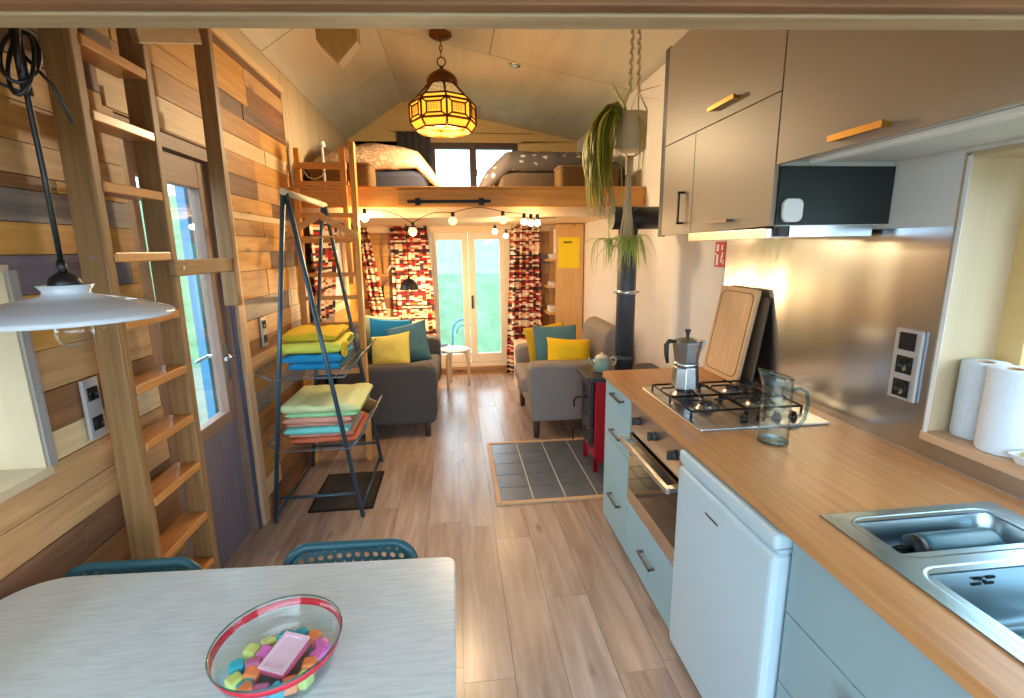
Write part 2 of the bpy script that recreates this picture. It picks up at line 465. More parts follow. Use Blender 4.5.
def rounded(x0, x1, y0, y1, r, n=6):
    rr = r if isinstance(r, (list, tuple)) else [r] * 4
    out = []
    for (cx, cy, sx, sy, a0), q in zip(((x1, y1, -1, -1, 0), (x0, y1, 1, -1, 90), (x0, y0, 1, 1, 180), (x1, y0, -1, 1, 270)), rr):
        for k in range(n + 1):
            a = math.radians(a0 + 90 * k / n)
            out.append((cx + sx * q + q * math.cos(a), cy + sy * q + q * math.sin(a)))
    return out
def subtract(rects, hole):
    out = []
    a0, a1, b0, b1 = hole
    for (p0, p1, q0, q1) in rects:
        if p1 <= a0 or p0 >= a1 or q1 <= b0 or q0 >= b1: out.append((p0, p1, q0, q1)); continue
        if p0 < a0: out.append((p0, a0, q0, q1))
        if p1 > a1: out.append((a1, p1, q0, q1))
        m0, m1 = max(p0, a0), min(p1, a1)
        if q0 < b0: out.append((m0, m1, q0, b0))
        if q1 > b1: out.append((m0, m1, b1, q1))
    return out
def holes(rect, hs):
    r = [rect]
    for h in hs: r = subtract(r, h)
    return r

# ------------------------------------------------------------------ room shell
XL, XR, YF, YB = -1.19, 1.53, 6.2, -.45
XO = -1.34
RX, RZ, ZL, ZR = -.54, 3.28, 2.855, 2.866

f = MB()
wdt = .195; x = XO - .05; col = 0
while x < XR + .05:
    y = YB - rnd.uniform(0, 1.0)
    while y < YF + .05:
        ln = rnd.choice((1.28, 1.28, 1.05))
        y0, y1 = max(y, YB), min(y + ln, YF + .05)
        if y1 > y0: f.box(x, x + wdt - .0015, y0, y1 - .0015, -.03, 0, rnd.randrange(4), 'y')
        y += ln
    x += wdt
f.box(XO - .05, XR + .2, YB, YF + .1, -.12, -.031, 3)
struct(f, 'floor', FL)

# left wall: reclaimed boards
H1 = (.333, 1.4665, .974, 1.5755)           # near window (y0,y1,z0,z1)
HD = (2.02, 2.79, -.06, 2.1)              # glazed door
H4 = (4.62, 5.45, 1.08, 1.84)          # far window
rows = [0, .12, .24, .37, .53, .66, .78, .89, 1.0, 1.09, 1.21, 1.33, 1.49, 1.6, 1.69, 1.78, 1.82, 1.91, 2.02, 2.14, 2.235, 2.35, 2.44, 2.56, 2.66, 2.745]
w = MB()
for ri, (z0, z1) in enumerate(zip(rows, rows[1:])):
    y = YB - rnd.uniform(0, .8)
    ymax = YF if z1 <= 1.92 else 3.93
    while y < ymax:
        ln = rnd.uniform(.45, 1.5)
        y0, y1 = max(y, YB), min(y + ln, ymax)
        yc = (y0 + y1) / 2
        mi = rnd.choices(range(8), (5, 5, 4, 1.2, 1.2, 1.0, 3, .4))[0]
        if yc > 3.9: mi = rnd.choices(range(8), (6, 5, 2, 1, .4, .6, 1, .3))[0]
        if z0 == 2.14 and yc > 2: mi = 5
        if z0 == 1.78 and yc > 2.2: mi = 5
        if z0 == 1.21 and yc > 2.6 and yc < 4: mi = 4
        if z0 == .66 and yc > 2.6 and yc < 4: mi = 4
        if z0 == 1.0 and 2.6 < yc < 4: mi = 2
        if z0 == 1.09 and 2.6 < yc < 4: mi = 6
        if z0 == 1.49 and yc < 2: mi = 7
        if z0 == 1.33 and yc < 2: mi = 0
        if z0 == 1.21 and yc < 2: mi = 6
        if z0 in (1.09, .53) and yc < 2: mi = 2
        if z0 == 1.0 and yc < 2: mi = 5 if y1 > 1.4 else 0
        if z0 in (.89, .78) and yc < 2: mi = 6
        if z0 == .66 and yc < 2: mi = 3
        if z0 == 1.6 and yc < 2: mi = 0
        if z0 == 1.91 and yc < 2: mi = 1
        if z0 >= 2.02 and yc < 1.6: mi = 3
        if z0 >= 2.23 and 1.6 < yc < 2.9: mi = rnd.choice((0, 0, 1, 6))
        if z0 >= 2.35 and yc > 2.9: mi = rnd.choice((2, 2, 6, 3))
        dx = rnd.uniform(0, .006)
        for (a, b, c, d) in holes((y0, y1 - .002, z0 + .0015, z1 - .0015), [H1, HD, H4]):
            w.box(XL - .02, XL - dx, a, b, c, d, mi, 'y')
        y += ln
for (a, b, c, d) in holes((YB, YF + .1, -.03, 2.74), [H1, HD, H4]):
    w.box(XO, XL - .0205, a, b, c, d, 3, 'y')
struct(w, 'wall_left', WALLM)
w = MB()                                # plywood above the boards and in the sleeping loft
w.box(XO, XL - .004, YB, 3.93, 2.745, 2.93, 0, 'y')
w.box(XO, XL - .002, 3.93, YF, 1.93, 2.93, 0, 'z')
w.box(XL - .004, XL + .012, 2.3, 3.95, 2.70, 2.745, 1, 'y')
struct(w, 'trim_1', [M['ply'], W['pale']])

# far wall: boards below, plywood gable above
HF = (-.36, .68, 0.10, 1.86); HG = (-.25, .79, 2.27, 2.83)
w = MB()
z = 0
while z < 1.9:
    h = rnd.uniform(.10, .15); z1 = min(z + h, 1.9); x = XL - rnd.uniform(0, .6)
    while x < XR:
        ln = rnd.uniform(.6, 1.5)
        mi = rnd.choices(range(8), (6, 6, 2, .6, .7, .8, .8, 0))[0]
        for (a, b, c, d) in holes((max(x, XL), min(x + ln, XR) - .002, z + .001, z1 - .001), [HF]):
            w.box(a, b, YF - rnd.uniform(0, .004), YF + .02, c, d, mi, 'x')
        x += ln
    z = z1
for (a, b, c, d) in holes((XO, XR + .15, -.05, 1.9), [HF]): w.box(a, b, YF + .021, YF + .12, c, d, 3, 'x')
for (a, b, c, d) in holes((XO, XR + .15, 1.9, 2.84), [HG]): w.box(a, b, YF, YF + .12, c, d, 8, 'x')
w.prism([(XO, 2.84), (XR + .15, 2.84), (XR + .15, 2.86), (RX, RZ + .02), (XO, 2.78)], 'y', YF, YF + .12, 8, 'x')
struct(w, 'wall_far', WALLM + [M['plywall']])

# unseen back wall added to shade the ceiling, left open below for daylight
w = MB()
for (a, b, c, d) in holes((XO, XR + .15, -.05, 2.84), [(-1.1, 1.45, .05, 2.0)]): w.box(a, b, YB - .12, YB, c, d, 0, 'x')
w.prism([(XO, 2.84), (XR + .15, 2.84), (XR + .15, 2.86), (RX, RZ + .02), (XO, 2.78)], 'y', YB - .12, YB, 0, 'x')
struct(w, 'wall_near_added', M['plywall'])

# right wall with the sink window
HS = (.334, 1.3805, .956, 1.8605)
w = MB()
for (a, b, c, d) in holes((YB, YF + .1, -.05, 2.95), [HS]): w.box(XR, XR + .24, a, b, c, d, 0, 'y')
struct(w, 'wall_right', M['white_wall'])

# roof: plywood panels with fine joints on a dark backing
c = MB()
def slope(xa, za, xb, zb, cuts_y, cuts_t, mi):
    ys = [YB] + cuts_y + [YF + .02]
    for j, (y0, y1) in enumerate(zip(ys, ys[1:])):
        ts = [0] + (cuts_t[j % len(cuts_t)]) + [1]
        for t0, t1 in zip(ts, ts[1:]):
            g = .0038
            q = []
            for t, s in ((t0 + .001, 1), (t1 - .001, -1)): q.append((xa + (xb - xa) * t, za + (zb - za) * t))
            (x0, z0), (x1, z1) = q
            c.prism([(x0, z0), (x1, z1), (x1, z1 + .02), (x0, z0 + .02)], 'y', y0 + g, y1 - g, mi, 'y')
    c.prism([(xa, za + .021), (xb, zb + .021), (xb, zb + .1), (xa, za + .1)], 'y', YB, YF + .1, 1, 'y')
slope(XL, ZL, RX, RZ, [.6, 2.1, 3.6, 5.08], [[], [.55], [.55]], 0)
slope(RX, RZ, XR, ZR, [1.35, 2.8, 4.25, 5.68], [[.42], [.7]], 0)
struct(c, 'ceiling', [M['plyroof'], M['darkwood']])

# near loft above the camera: tilted edge beam and underside
b = MB()
mt = T(.19, .748, 1.90) @ R('Z', -4.2)
b.box(-1.42, 1.345, -.040, 0, 0, .14, 0, 'x', mtx=mt); b.box(-1.42, 1.345, -.062, -.0405, .004, .14, 1, 'x', mtx=mt)  # front board in darker brown stands for shade on that face
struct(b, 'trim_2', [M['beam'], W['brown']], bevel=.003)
b = MB(); b.box(XL + .005, 1.525, YB, .66, 1.96, 2.03, 0, 'x')
struct(b, 'ceiling_near', M['beam'])
# pointed post end hanging below that beam
b = MB(); b.prism([(-.392, 2.30), (-.392, 2.222), (-.332, 2.160), (-.271, 2.224), (-.271, 2.30)], 'y', 1.68, 1.73, 0, 'z')
b.box(-.40, -.26, 1.67, 1.74, 2.30, 3.30, 0, 'z')
struct(b, 'trim_3', M['loft_pine'])
# far sleeping loft
b = MB()
for k in range(19):
    y0 = 3.97 + k * .1175
    b.box(XL, XR, y0, y0 + .1165, 1.875, 1.90, 0, 'x')
b.box(XL, XR, 3.97, YF, 1.901, 2.03, 0, 'x')
struct(b, 'ceiling_loft', M['birch'])
b = MB()
b.box(XL, XR, 3.905, 3.968, 1.915, 2.046, 0, 'x')
b.box(XL, XR, 3.90, 4.10, 2.047, 2.066, 0, 'x')
b.box(-.42, .40, 3.892, 3.905, 1.925, 2.04, 0, 'x')
struct(b, 'trim_4', M['loft_pine'], bevel=.003)
b = MB(); b.box(XL, XR, 3.975, 4.03, 1.845, 1.874, 0, 'x'); b.box(XL, XR, 6.12, 6.19, 1.80, 1.874, 0, 'x')
struct(b, 'trim_5', M['birch'])
# skirting
b = MB(); b.box(XL, XL + .012, 2.88, YF, 0, .05); struct(b, 'baseboard_left', W['brown'])
b = MB(); b.box(-.36, .68, 6.165, 6.20, .0, .07, 0, 'x'); b.box(-.40, .72, 6.14, 6.20, .07, .10, 0, 'x'); struct(b, 'baseboard_far', W['honey'])

# near left window: reveal, sill, outer frame and pane
b = MB()
b.box(-1.60, XL - .003, 1.45, 1.466, 1.0, 1.57, 0, 'z'); b.box(-1.60, XL, .334, .35, 1.0, 1.57, 0, 'z')
b.box(-1.60, XL + .004, .335, 1.465, .975, 1.0, 0, 'y'); b.box(-1.60, XL, .334, 1.466, 1.556, 1.575, 0, 'y')
b.box(XL - .002, XL + .006, 1.455, 1.483, 1.0, 1.56, 1, 'z')
wf = struct(b, 'window_1', [M['ply'], M['greywood']])
b = MB()
for r in holes((.35, 1.45, 1.0, 1.555), [(.42, 1.38, 1.07, 1.49)]): b.box(-1.60, -1.55, *r)
b.build('window_frame', M['jamb'], wf)
b = MB(); b.box(-1.58, -1.575, .42, 1.38, 1.07, 1.49); b.build('pane', M['glass'], wf)
# sink window
b = MB()
b.box(XR, 1.80, 1.365, 1.38, .985, 1.85, 0, 'z'); b.box(XR, 1.80, .335, .35, .985, 1.85, 0, 'z')
b.box(XR, 1.80, .35, 1.365, 1.845, 1.86, 0, 'y')
b.box(XR - .006, 1.80, .33, 1.375, .957, .985, 1, 'y')
wf = struct(b, 'window_2', [M['ply'], M['jamb']])
b = MB()
for r in holes((.35, 1.365, .985, 1.845), [(.43, 1.29, 1.06, 1.78)]): b.box(1.74, 1.79, *r)
b.cyl((1.735, 1.30, 1.62), (1.735, 1.30, 1.68), .008)
b.build('window_frame', M['plywall'], wf)
b = MB(); b.box(1.765, 1.77, .43, 1.29, 1.06, 1.78); b.build('pane', M['glass'], wf)
# gable window
b = MB()
for r in holes((-.25, .79, 2.27, 2.83), [(-.19, .215, 2.30, 2.765), (.295, .73, 2.30, 2.765)]): b.box(r[0], r[1], 6.17, 6.26, r[2], r[3], 0, 'x')
for xx in (.20, .30): b.cyl((xx, 6.155, 2.45), (xx, 6.155, 2.53), .008, mi=1)
wf = struct(b, 'window_3', [M['gableframe'], M['alu']], bevel=.004)
for x0, x1 in ((-.19, .215), (.295, .73)):
    b = MB(); b.box(x0, x1, 6.22, 6.226, 2.30, 2.765); b.build('pane', M['glass'], wf)
b = MB(); b.box(-.30, .84, 6.16, 6.2, 2.83, 2.865, 0, 'x'); struct(b, 'trim_6', M['plywall'])
# far left window behind the ladder
b = MB()
for r in holes((4.62, 5.45, 1.08, 1.84), [(4.70, 5.37, 1.15, 1.77)]): b.box(-1.30, -1.20, r[0], r[1], r[2], r[3])
for r in holes((4.55, 5.52, 1.01, 1.86), [(4.63, 5.44, 1.09, 1.83)]): b.box(XL, -1.165, r[0], r[1], r[2], r[3])
wf = struct(b, 'window_4', M['birch'], bevel=.003)
b = MB(); b.box(-1.27, -1.265, 4.70, 5.37, 1.15, 1.77); b.build('pane', M['glass'], wf)

# glazed side door
b = MB()
b.box(-1.33, -1.205, 2.738, 2.788, 0, 2.039, 0, 'z'); b.box(-1.33, -1.205, 2.022, 2.07, 0, 2.039, 0, 'z'); b.box(-1.33, -1.205, 2.022, 2.788, 2.04, 2.098, 0, 'y')
b.box(-1.215, -1.195, 2.745, 2.772, 0.0, 2.04, 1, 'z')
d = struct(b, 'door_1', [M['doorframe'], M['jambblue']])
b = MB()
for r in holes((2.073, 2.735, .70, 2.035), [(2.165, 2.655, .765, 1.905)]): b.box(-1.285, -1.235, r[0], r[1], r[2], r[3], 0, 'y' if r[1] - r[0] > .3 else 'z')
lf = b.build('door_leaf', M['doorframe'], d, bevel=.004)
b = MB(); b.box(-1.265, -1.26, 2.165, 2.655, .765, 1.905); b.build('pane', M['glass'], d)
b = MB()
for k in range(7): b.box(-1.28, -1.243, 2.073 + k * .0945, 2.073 + k * .0945 + .093, .006, .70, 0, 'z')
b.build('lower_panel', M['purple'], d, bevel=.003)
b = MB()
b.box(-1.235, -1.228, 2.68, 2.71, .93, 1.12); b.cyl((-1.235, 2.695, 1.06), (-1.19, 2.695, 1.06), .009); b.cyl((-1.19, 2.695, 1.06), (-1.19, 2.59, 1.06), .009)
b.cyl((-1.285, 2.695, 1.06), (-1.33, 2.695, 1.06), .009); b.cyl((-1.33, 2.695, 1.06), (-1.33, 2.57, 1.05), .009)
b.build('handle', M['alu'], d, smooth=False, label='silver lever handle')
b = MB(); b.box(XL - .01, XL + .012, 2.785, 2.868, 0, 2.12, 0, 'z'); struct(b, 'trim_7', M['jamb'], bevel=.003)
b = MB(); b.box(XL - .01, XL + .004, 1.98, 2.88, 2.105, 2.17, 0, 'y'); struct(b, 'trim_8', W['pale'])

# French doors
b = MB()
for r in holes((-.36, .68, .10, 1.86), [(-.30, .625, .155, 1.81)]): b.box(r[0], r[1], 6.16, 6.25, r[2], r[3], 0, 'x')
d = struct(b, 'door_2', M['frenchframe'], bevel=.004)
for (x0, x1, g0, g1) in ((-.295, .155, -.222, .085), (.165, .62, .245, .553)):
    b = MB()
    for r in holes((x0, x1, .16, 1.80), [(g0, g1, .27, 1.71)]): b.box(r[0], r[1], 6.18, 6.235, r[2], r[3], 0, 'z')
    b.build('door_leaf', M['frenchframe'], d, bevel=.005)
    b = MB(); b.box(g0, g1, 6.205, 6.211, .27, 1.71); b.build('pane', M['glass'], d)
b = MB(); b.box(.185, .21, 6.17, 6.18, .86, 1.02); b.cyl((.197, 6.17, .98), (.197, 6.13, .98), .008); b.cyl((.197, 6.13, .985), (.197, 6.13, .86), .009)
b.build('handle', M['iron'], d, label='dark lever handle')

# steel splashback behind the hob and along the sink
b = MB()
for r in holes((.2, 2.655, .902, 1.648), [(.32, 1.375, .955, 1.9)]): b.box(XR - .004, XR, *r)
struct(b, 'trim_9', M['splash'])
b = MB(); b.box(XR - .006, XR - .0045, 1.352, 1.366, .985, 1.85); struct(b, 'trim_10', M['white'])

# ------------------------------------------------------------------ outdoors
b = MB(); b.box(-30, 30, -30, 40, -.6, -.5); struct(b, 'terrain', M['grass'])
b = MB()
b.grid(lambda u, v: Vector((-14 + 28 * u, 9.5 + 9 * v, -.5 + 4.0 * v ** .8 + .12 * mnoise.noise(Vector((u * 14, v * 7, 1))))), 60, 24)
struct(b, 'hill', M['bank'], smooth=True)
b = MB()
for k in range(22): b.box(-3.0, -1.36, .3 + k * .2, .3 + k * .2 + .19, -.12, -.08, 0, 'x')
struct(b, 'ground_deck', M['deck'])
b = MB(); b.box(-1.93, -1.87, 3.92, 4.02, -.08, 2.6, 0, 'z')
b.box(-1.93, -1.87, 3.80, 3.918, -.08, 2.6, 1, 'z'); b.box(-1.93, -1.87, 4.022, 4.12, -.08, 2.6, 1, 'z')
pst = b.build('porch_post', [M['postred'], M['postblue']], origin=(-1.9, 3.96, -.08))
tag(pst, 'red and blue upright post on the deck outside the glazed side door', 'post')
t = thing('garden_chair', 'small metal garden chair with arched back standing outside the French doors', 'chair', (.08, 8.0, -.5))
b = MB()
arch = [(-.10 + 0, 8.15, -.1)] + [(.08 - .17 * math.cos(PI * k / 12), 8.15, .22 + .22 * math.sin(PI * k / 12)) for k in range(13)] + [(.25, 8.15, -.1)]
b.tube(arch, .018)
b.tube([(.08 - .10 * math.cos(PI * k / 12), 8.15, .2 + .14 * math.sin(PI * k / 12)) for k in range(13)], .012)
b.build('backrest', M['postblue'], t)
b = MB(); b.box(-.12, .28, 7.8, 8.16, -.1, -.06); b.build('seat', M['alu'], t)
for sx in (-.1, .26):
    for sy in (7.83, 8.14):
        b = MB(); b.cyl((sx, sy, -.5), (sx, sy, -.1), .015); b.build('leg', M['postblue'], t)
t = thing('plant_crate', 'small wooden crate on the grass outside the French doors beside the metal chair', 'crate', (-.30, 7.7, -.5))
for yy in (7.6, 7.88):
    b = MB()
    for zz in (-.5, -.38, -.26, -.14, -.02): b.box(-.46, -.14, yy, yy + .02, zz, zz + .1, 0, 'x')
    b.build('slat_panel', M['deck'], t)
for xx in (-.46, -.17):
    b = MB(); b.box(xx, xx + .03, 7.622, 7.878, -.5, .08); b.build('end_panel', M['deck'], t)

# ------------------------------------------------------------------ near ladder
t = thing('step_ladder', 'tall wooden loft ladder with flat treads leaning on the board wall by the glazed door', 'ladder', (-1.12, 1.85, 0), rot=(0, math.radians(.75), 0))
def lb(nm, mat, *boxes, bevel=.004):
    b = MB()
    for bx in boxes: b.box(*bx[:6], 0, bx[6])
    return b.build(nm, mat, t, bevel=bevel, local=True)
for y0 in (-.19, .155): lb('stile', M['ladder'], (-.050 if y0 < 0 else -.044, .031 if y0 < 0 else .037, y0, y0 + .038, 0, 2.75, 'z'))
for zz in (2.445, 2.23, 2.025, 1.82, 1.605, 1.387, 1.168, .965, .76, .535, .32, .11):
    lb('tread', M['tread'], (-.058, .036, -.152, .155, zz - .032, zz, 'y'))
lb('rail_post', M['ladder'], (.004, .07, .60, .64, 1.35, 2.75, 'z'))
b = MB(); b.box(.0375, .062, .12, .5995, -.032, .03, 0, 'y', mtx=T(0, 0, 1.545)); b.build('grab_rail', M['ladder'], t, bevel=.004, local=True)
b = MB(); b.box(.0375, .062, .14, .63, -.03, .03, 0, 'y', mtx=T(0, 0, 2.29) @ R('X', 20) @ T(0, -.05, 0)); b.build('grab_rail', M['ladder'], t, bevel=.004, local=True)
for zz in (1.605, 1.387, 1.168):
    b = MB(); b.cyl((-.01, -.193, zz - .016), (-.01, -.188, zz - .016), .005); b.build('bolt', M['alu'], t, local=True)
b = MB(); b.cyl((.062, .175, 1.545), (.065, .175, 1.545), .006); b.build('bolt', M['alu'], t, local=True)

# ------------------------------------------------------------------ pendant over the table
t = thing('pendant_lamp', 'white saucer shaped pendant lamp on a black cord over the table', 'lamp', (-.722, 1.0, 1.44))
PL = T(-.007, 0, -.010)
c0 = (-.715, 1.0, 0)
b = MB(); b.lathe([(.160, 1.492), (.164, 1.497), (.160, 1.502), (.130, 1.514), (.085, 1.527), (.038, 1.536), (.035, 1.543), (.043, 1.555), (.038, 1.555), (.03, 1.54), (.03, 1.53), (.08, 1.520), (.125, 1.508), (.160, 1.492)], c0, 48)
b.xf(PL); b.build('shade', M['porcelain'], t)
b = MB(); b.lathe([(.0, 1.578), (.010, 1.577), (.022, 1.568), (.026, 1.557), (.024, 1.548), (0, 1.548)], c0, 24); b.lathe([(0, 1.60), (.007, 1.60), (.008, 1.575), (0, 1.575)], c0, 16)
b.xf(PL); b.build('lamp_cap', M['blackplastic'], t)
b = MB(); b.tube([(-.715, 1.0, 1.595), (-.714, 1.0, 1.75), (-.716, 1.0, 1.9), (-.714, 1.0, 2.08), (-.715, 1.0, 2.16)], .0048)
b.xf(PL); b.build('cord', M['blackplastic'], t)
b = MB()
for (sx, sz, ph) in ((.020, .11, 0), (-.022, .09, .6), (.013, .07, 1.2)):
    pts = [(-.715 + sx * math.sin(PI * 2 * k / 20) , 1.0 + .02 * math.cos(ph + 2 * PI * k / 20), 1.965 - sz * (1 - math.cos(2 * PI * k / 20)) * .5 + .02) for k in range(20)]
    b.tube(pts, .0035, closed=True)
b.tube([(-.715, 1.0, 1.95), (-.68, 1.01, 1.90), (-.665, 1.02, 1.84)], .003)
b.tube([(-.715, 1.0, 1.88), (-.76, 1.0, 1.90), (-.85, 1.0, 1.96)], .003)
b.cyl((-.715, 1.0, 1.88), (-.715, 1.0, 1.98), .0085)
b.xf(PL); b.build('cord_knot', M['blackplastic'], t)
b = MB(); b.lathe([(0, 1.436), (.012, 1.438), (.024, 1.446), (.030, 1.462), (.027, 1.482), (.016, 1.50), (.013, 1.52)], c0, 24)
b.xf(PL); b.build('bulb', M['bowlglass'], t, label='clear round bulb')

# ------------------------------------------------------------------ sockets
def socket(name, label, loc, ny, nz_, n, side, mats=None):
    t = thing(name, label, 'socket', loc)
    x, y, z = loc; s = side
    b = MB(); b.box(min(x, x + s * .012), max(x, x + s * .012), y - ny, y + ny, z - nz_, z + nz_, bev=.003); b.build('cover_plate', M['socketgrey'], t)
    for k in range(n):
        zc = z + nz_ - (2 * nz_) * (k + .5) / n
        h = min(ny * .62, .03)
        b = MB(); b.box(min(x + s * .012, x + s * .015), max(x + s * .012, x + s * .015), y - h, y + h, zc - h, zc + h)
        if not (n == 3 and k == 0):
            b.lathe([(h * .8, 0), (h * .8, .002), (h * .7, .002), (h * .68, .0005), (0, .0005)], n=20)
            vs = list(b.bm.verts)[8:]
            bmesh.ops.transform(b.bm, matrix=T(x + s * .0152, y, zc) @ R('Y', 90 * s), verts=vs)
        b.build('insert', M['socketblack'], t)
    return t
socket('double_socket', 'silver double socket with two black inserts on the boards beside the near window', (XL + .002, 1.65, 1.112), .035, .098, 2, 1)
socket('switch_socket', 'small silver two part switch plate on the wall above the clothes rack', (XL + .002, 3.10, 1.12), .04, .09, 2, 1)
socket('triple_socket', 'silver plate with a switch and two black sockets on the steel splashback', (XR - .005, 1.457, 1.19), .05, .122, 3, -1)

# ------------------------------------------------------------------ dining table and chairs
t = thing('dining_table', 'white washed wooden dining table with rounded corners in the foreground', 'table', (-.03, 1.241, 0))
b = MB(); b.prism([(px, py - .05 * px) for px, py in rounded(-1.152, 0, -.86, .0, [.03, .13, .02, .03], 8)], 'z', .722, .75, 0, 'x'); b.build('tabletop', M['table'], t, bevel=.004, local=True)
b = MB(); b.box(-1.06, -.08, -.78, -.14, .66, .722, 0, 'x'); b.build('apron', M['table'], t, local=True)
for sx in (-1.148, -.10):
    for sy in (-.82, -.13):
        b = MB(); b.box(sx, sx + .04, sy, sy + .045, 0, .722, 0, 'z'); b.build('leg', M['table'], t, local=True, bevel=.003)

def perforated(b, x0, x1, z0, z1, nx, nz_, rr, y=0):
    cw, ch = (x1 - x0) / nx, (z1 - z0) / nz_
    for i in range(nx):
        for j in range(nz_):
            cx, cz = x0 + (i + .5) * cw, z0 + (j + .5) * ch
            sq, ci = [], []
            for k in range(12):
                a = 2 * PI * k / 12
                dx, dz = math.cos(a), math.sin(a); s = 1 / max(abs(dx), abs(dz))
                sq.append(b.bm.verts.new((cx + dx * s * cw / 2, y, cz + dz * s * ch / 2)))
                ci.append(b.bm.verts.new((cx + dx * rr, y, cz + dz * rr)))
            for k in range(12):
                l = (k + 1) % 12
                b.bm.faces.new((sq[k], sq[l], ci[l], ci[k]))
def chair(label, loc, rz):
    t = thing('dining_chair', label, 'chair', loc, rz, group='teal chairs tucked under the table')
    # local: seat towards -y, back at y=0
    b = MB(); perforated(b, -.162, .162, .612, .712, 12, 2, .0085, .018); b.grid(lambda u, v: Vector((-.162 + .324 * u, .018, .712 + .016 * v)), 24, 1); b.grid(lambda u, v: Vector((-.162 - .022 * (1 - u), .018, .50 + .20 * v)), 2, 6); b.grid(lambda u, v: Vector((.162 + .022 * u, .018, .50 + .20 * v)), 2, 6)
    bmesh.ops.remove_doubles(b.bm, verts=b.bm.verts, dist=.0005)
    for v in b.bm.verts: v.co.y += -.035 * (v.co.x / .2) ** 2 + .05 * (v.co.z - .6)
    b.build('back_panel', M['tealchair'], t, local=True, solid=.003)
    b = MB()
    pts = []
    for k in range(9): a = PI - PI / 2 * k / 8; pts.append((-.125 + .062 * math.cos(a), .0, .672 + .055 * math.sin(a)))
    for k in range(9): a = PI / 2 - PI / 2 * k / 8; pts.append((.125 + .062 * math.cos(a), .0, .672 + .055 * math.sin(a)))
    pts = [(-.187, 0, .44), (-.187, 0, .56)] + pts + [(.187, 0, .56), (.187, 0, .44)]
    pts = [(x, .02 - .035 * (x / .2) ** 2 + .05 * (z - .6), z) for x, y, z in pts]
    b.tube(pts, .0135, 10)
    b.build('back_frame', M['tealchair'], t, local=True)
    b = MB(); b.prism(rounded(-.18, .18, -.40, .02, .06), 'z', .435, .45, 0, 'x'); b.build('seat', M['tealchair'], t, local=True, bevel=.005)
    for sx in (-.155, .155):
        for sy in (-.36, .0):
            b = MB(); b.cyl((sx, sy, .435), (sx * 1.08, sy + (.03 if sy else 0) + .0, 0), .014, .011, 12); b.build('leg', M['tealchair'], t, local=True)
    return t
chair('teal perforated metal chair tucked behind the table beyond the glass bowl', (-.345, 1.36, 0), math.radians(-2))
chair('teal perforated metal chair tucked behind the table at the foot of the wooden ladder', (-.945, 1.345, 0), math.radians(-2))

# glass bowl with sweets
BC = (-.388, .902)
t = thing('glass_bowl', 'clear glass bowl with a red band standing on the white table', 'bowl', (BC[0], BC[1], .75))
b = MB(); b.lathe([(0, .752), (.088, .751), (.100, .757), (.108, .78), (.117, .808), (.1235, .828), (.125, .830), (.122, .830), (.114, .808), (.105, .78), (.097, .762), (.08, .757), (0, .757)], (BC[0], BC[1], 0), 64)
b.build('bowl', M['bowlglass'], t)
b = MB(); b.lathe([(.1185, .810), (.1232, .824)], (BC[0], BC[1], 0), 64); b.build('red_band', M['redstripe'], t, solid=.0008)
b = MB(); b.tube([(BC[0] + .1242 * math.cos(2 * PI * k / 64), BC[1] + .1242 * math.sin(2 * PI * k / 64), .830) for k in range(64)], .0016, 6, closed=True); b.build('rim', M['glassrim'], t)
t = thing('small_box', 'flat pink box with a pale frame top lying among the sweets in the bowl', 'box', (BC[0] + .012, BC[1] + .0, .777), math.radians(-22), rot=(math.radians(8), 0, math.radians(-22)))
b = MB(); b.box(-.029, .029, -.042, .042, 0, .017, bev=.003); b.build('box_body', M['pinkbox'], t, local=True)
b = MB()
for r in holes((-.029, .029, -.042, .042), [(-.022, .022, -.035, .035)]): b.box(r[0], r[1], r[2], r[3], .017, .022)
b.box(-.022, .022, -.035, .035, .017, .0185); b.build('box_top', M['pinktop'], t, local=True)
gems = []
def gem(colr, ang, r, z, n, words):
    b = MB(); b.box(-.0145, .0145, -.0145, .0145, -.0125, .0125, bev=.006, mtx=R('Z', n * 37) @ R('X', (n * 53) % 40 - 20))
    x, y = BC[0] + 1.13 * r * math.cos(math.radians(ang)), BC[1] + 1.13 * r * math.sin(math.radians(ang))
    b.xf(T(x, y, z))
    o = b.build('candy', GEM[colr], origin=(x, y, z - .01))
    tag(o, words, 'candy', 'coloured sweets in the glass bowl')
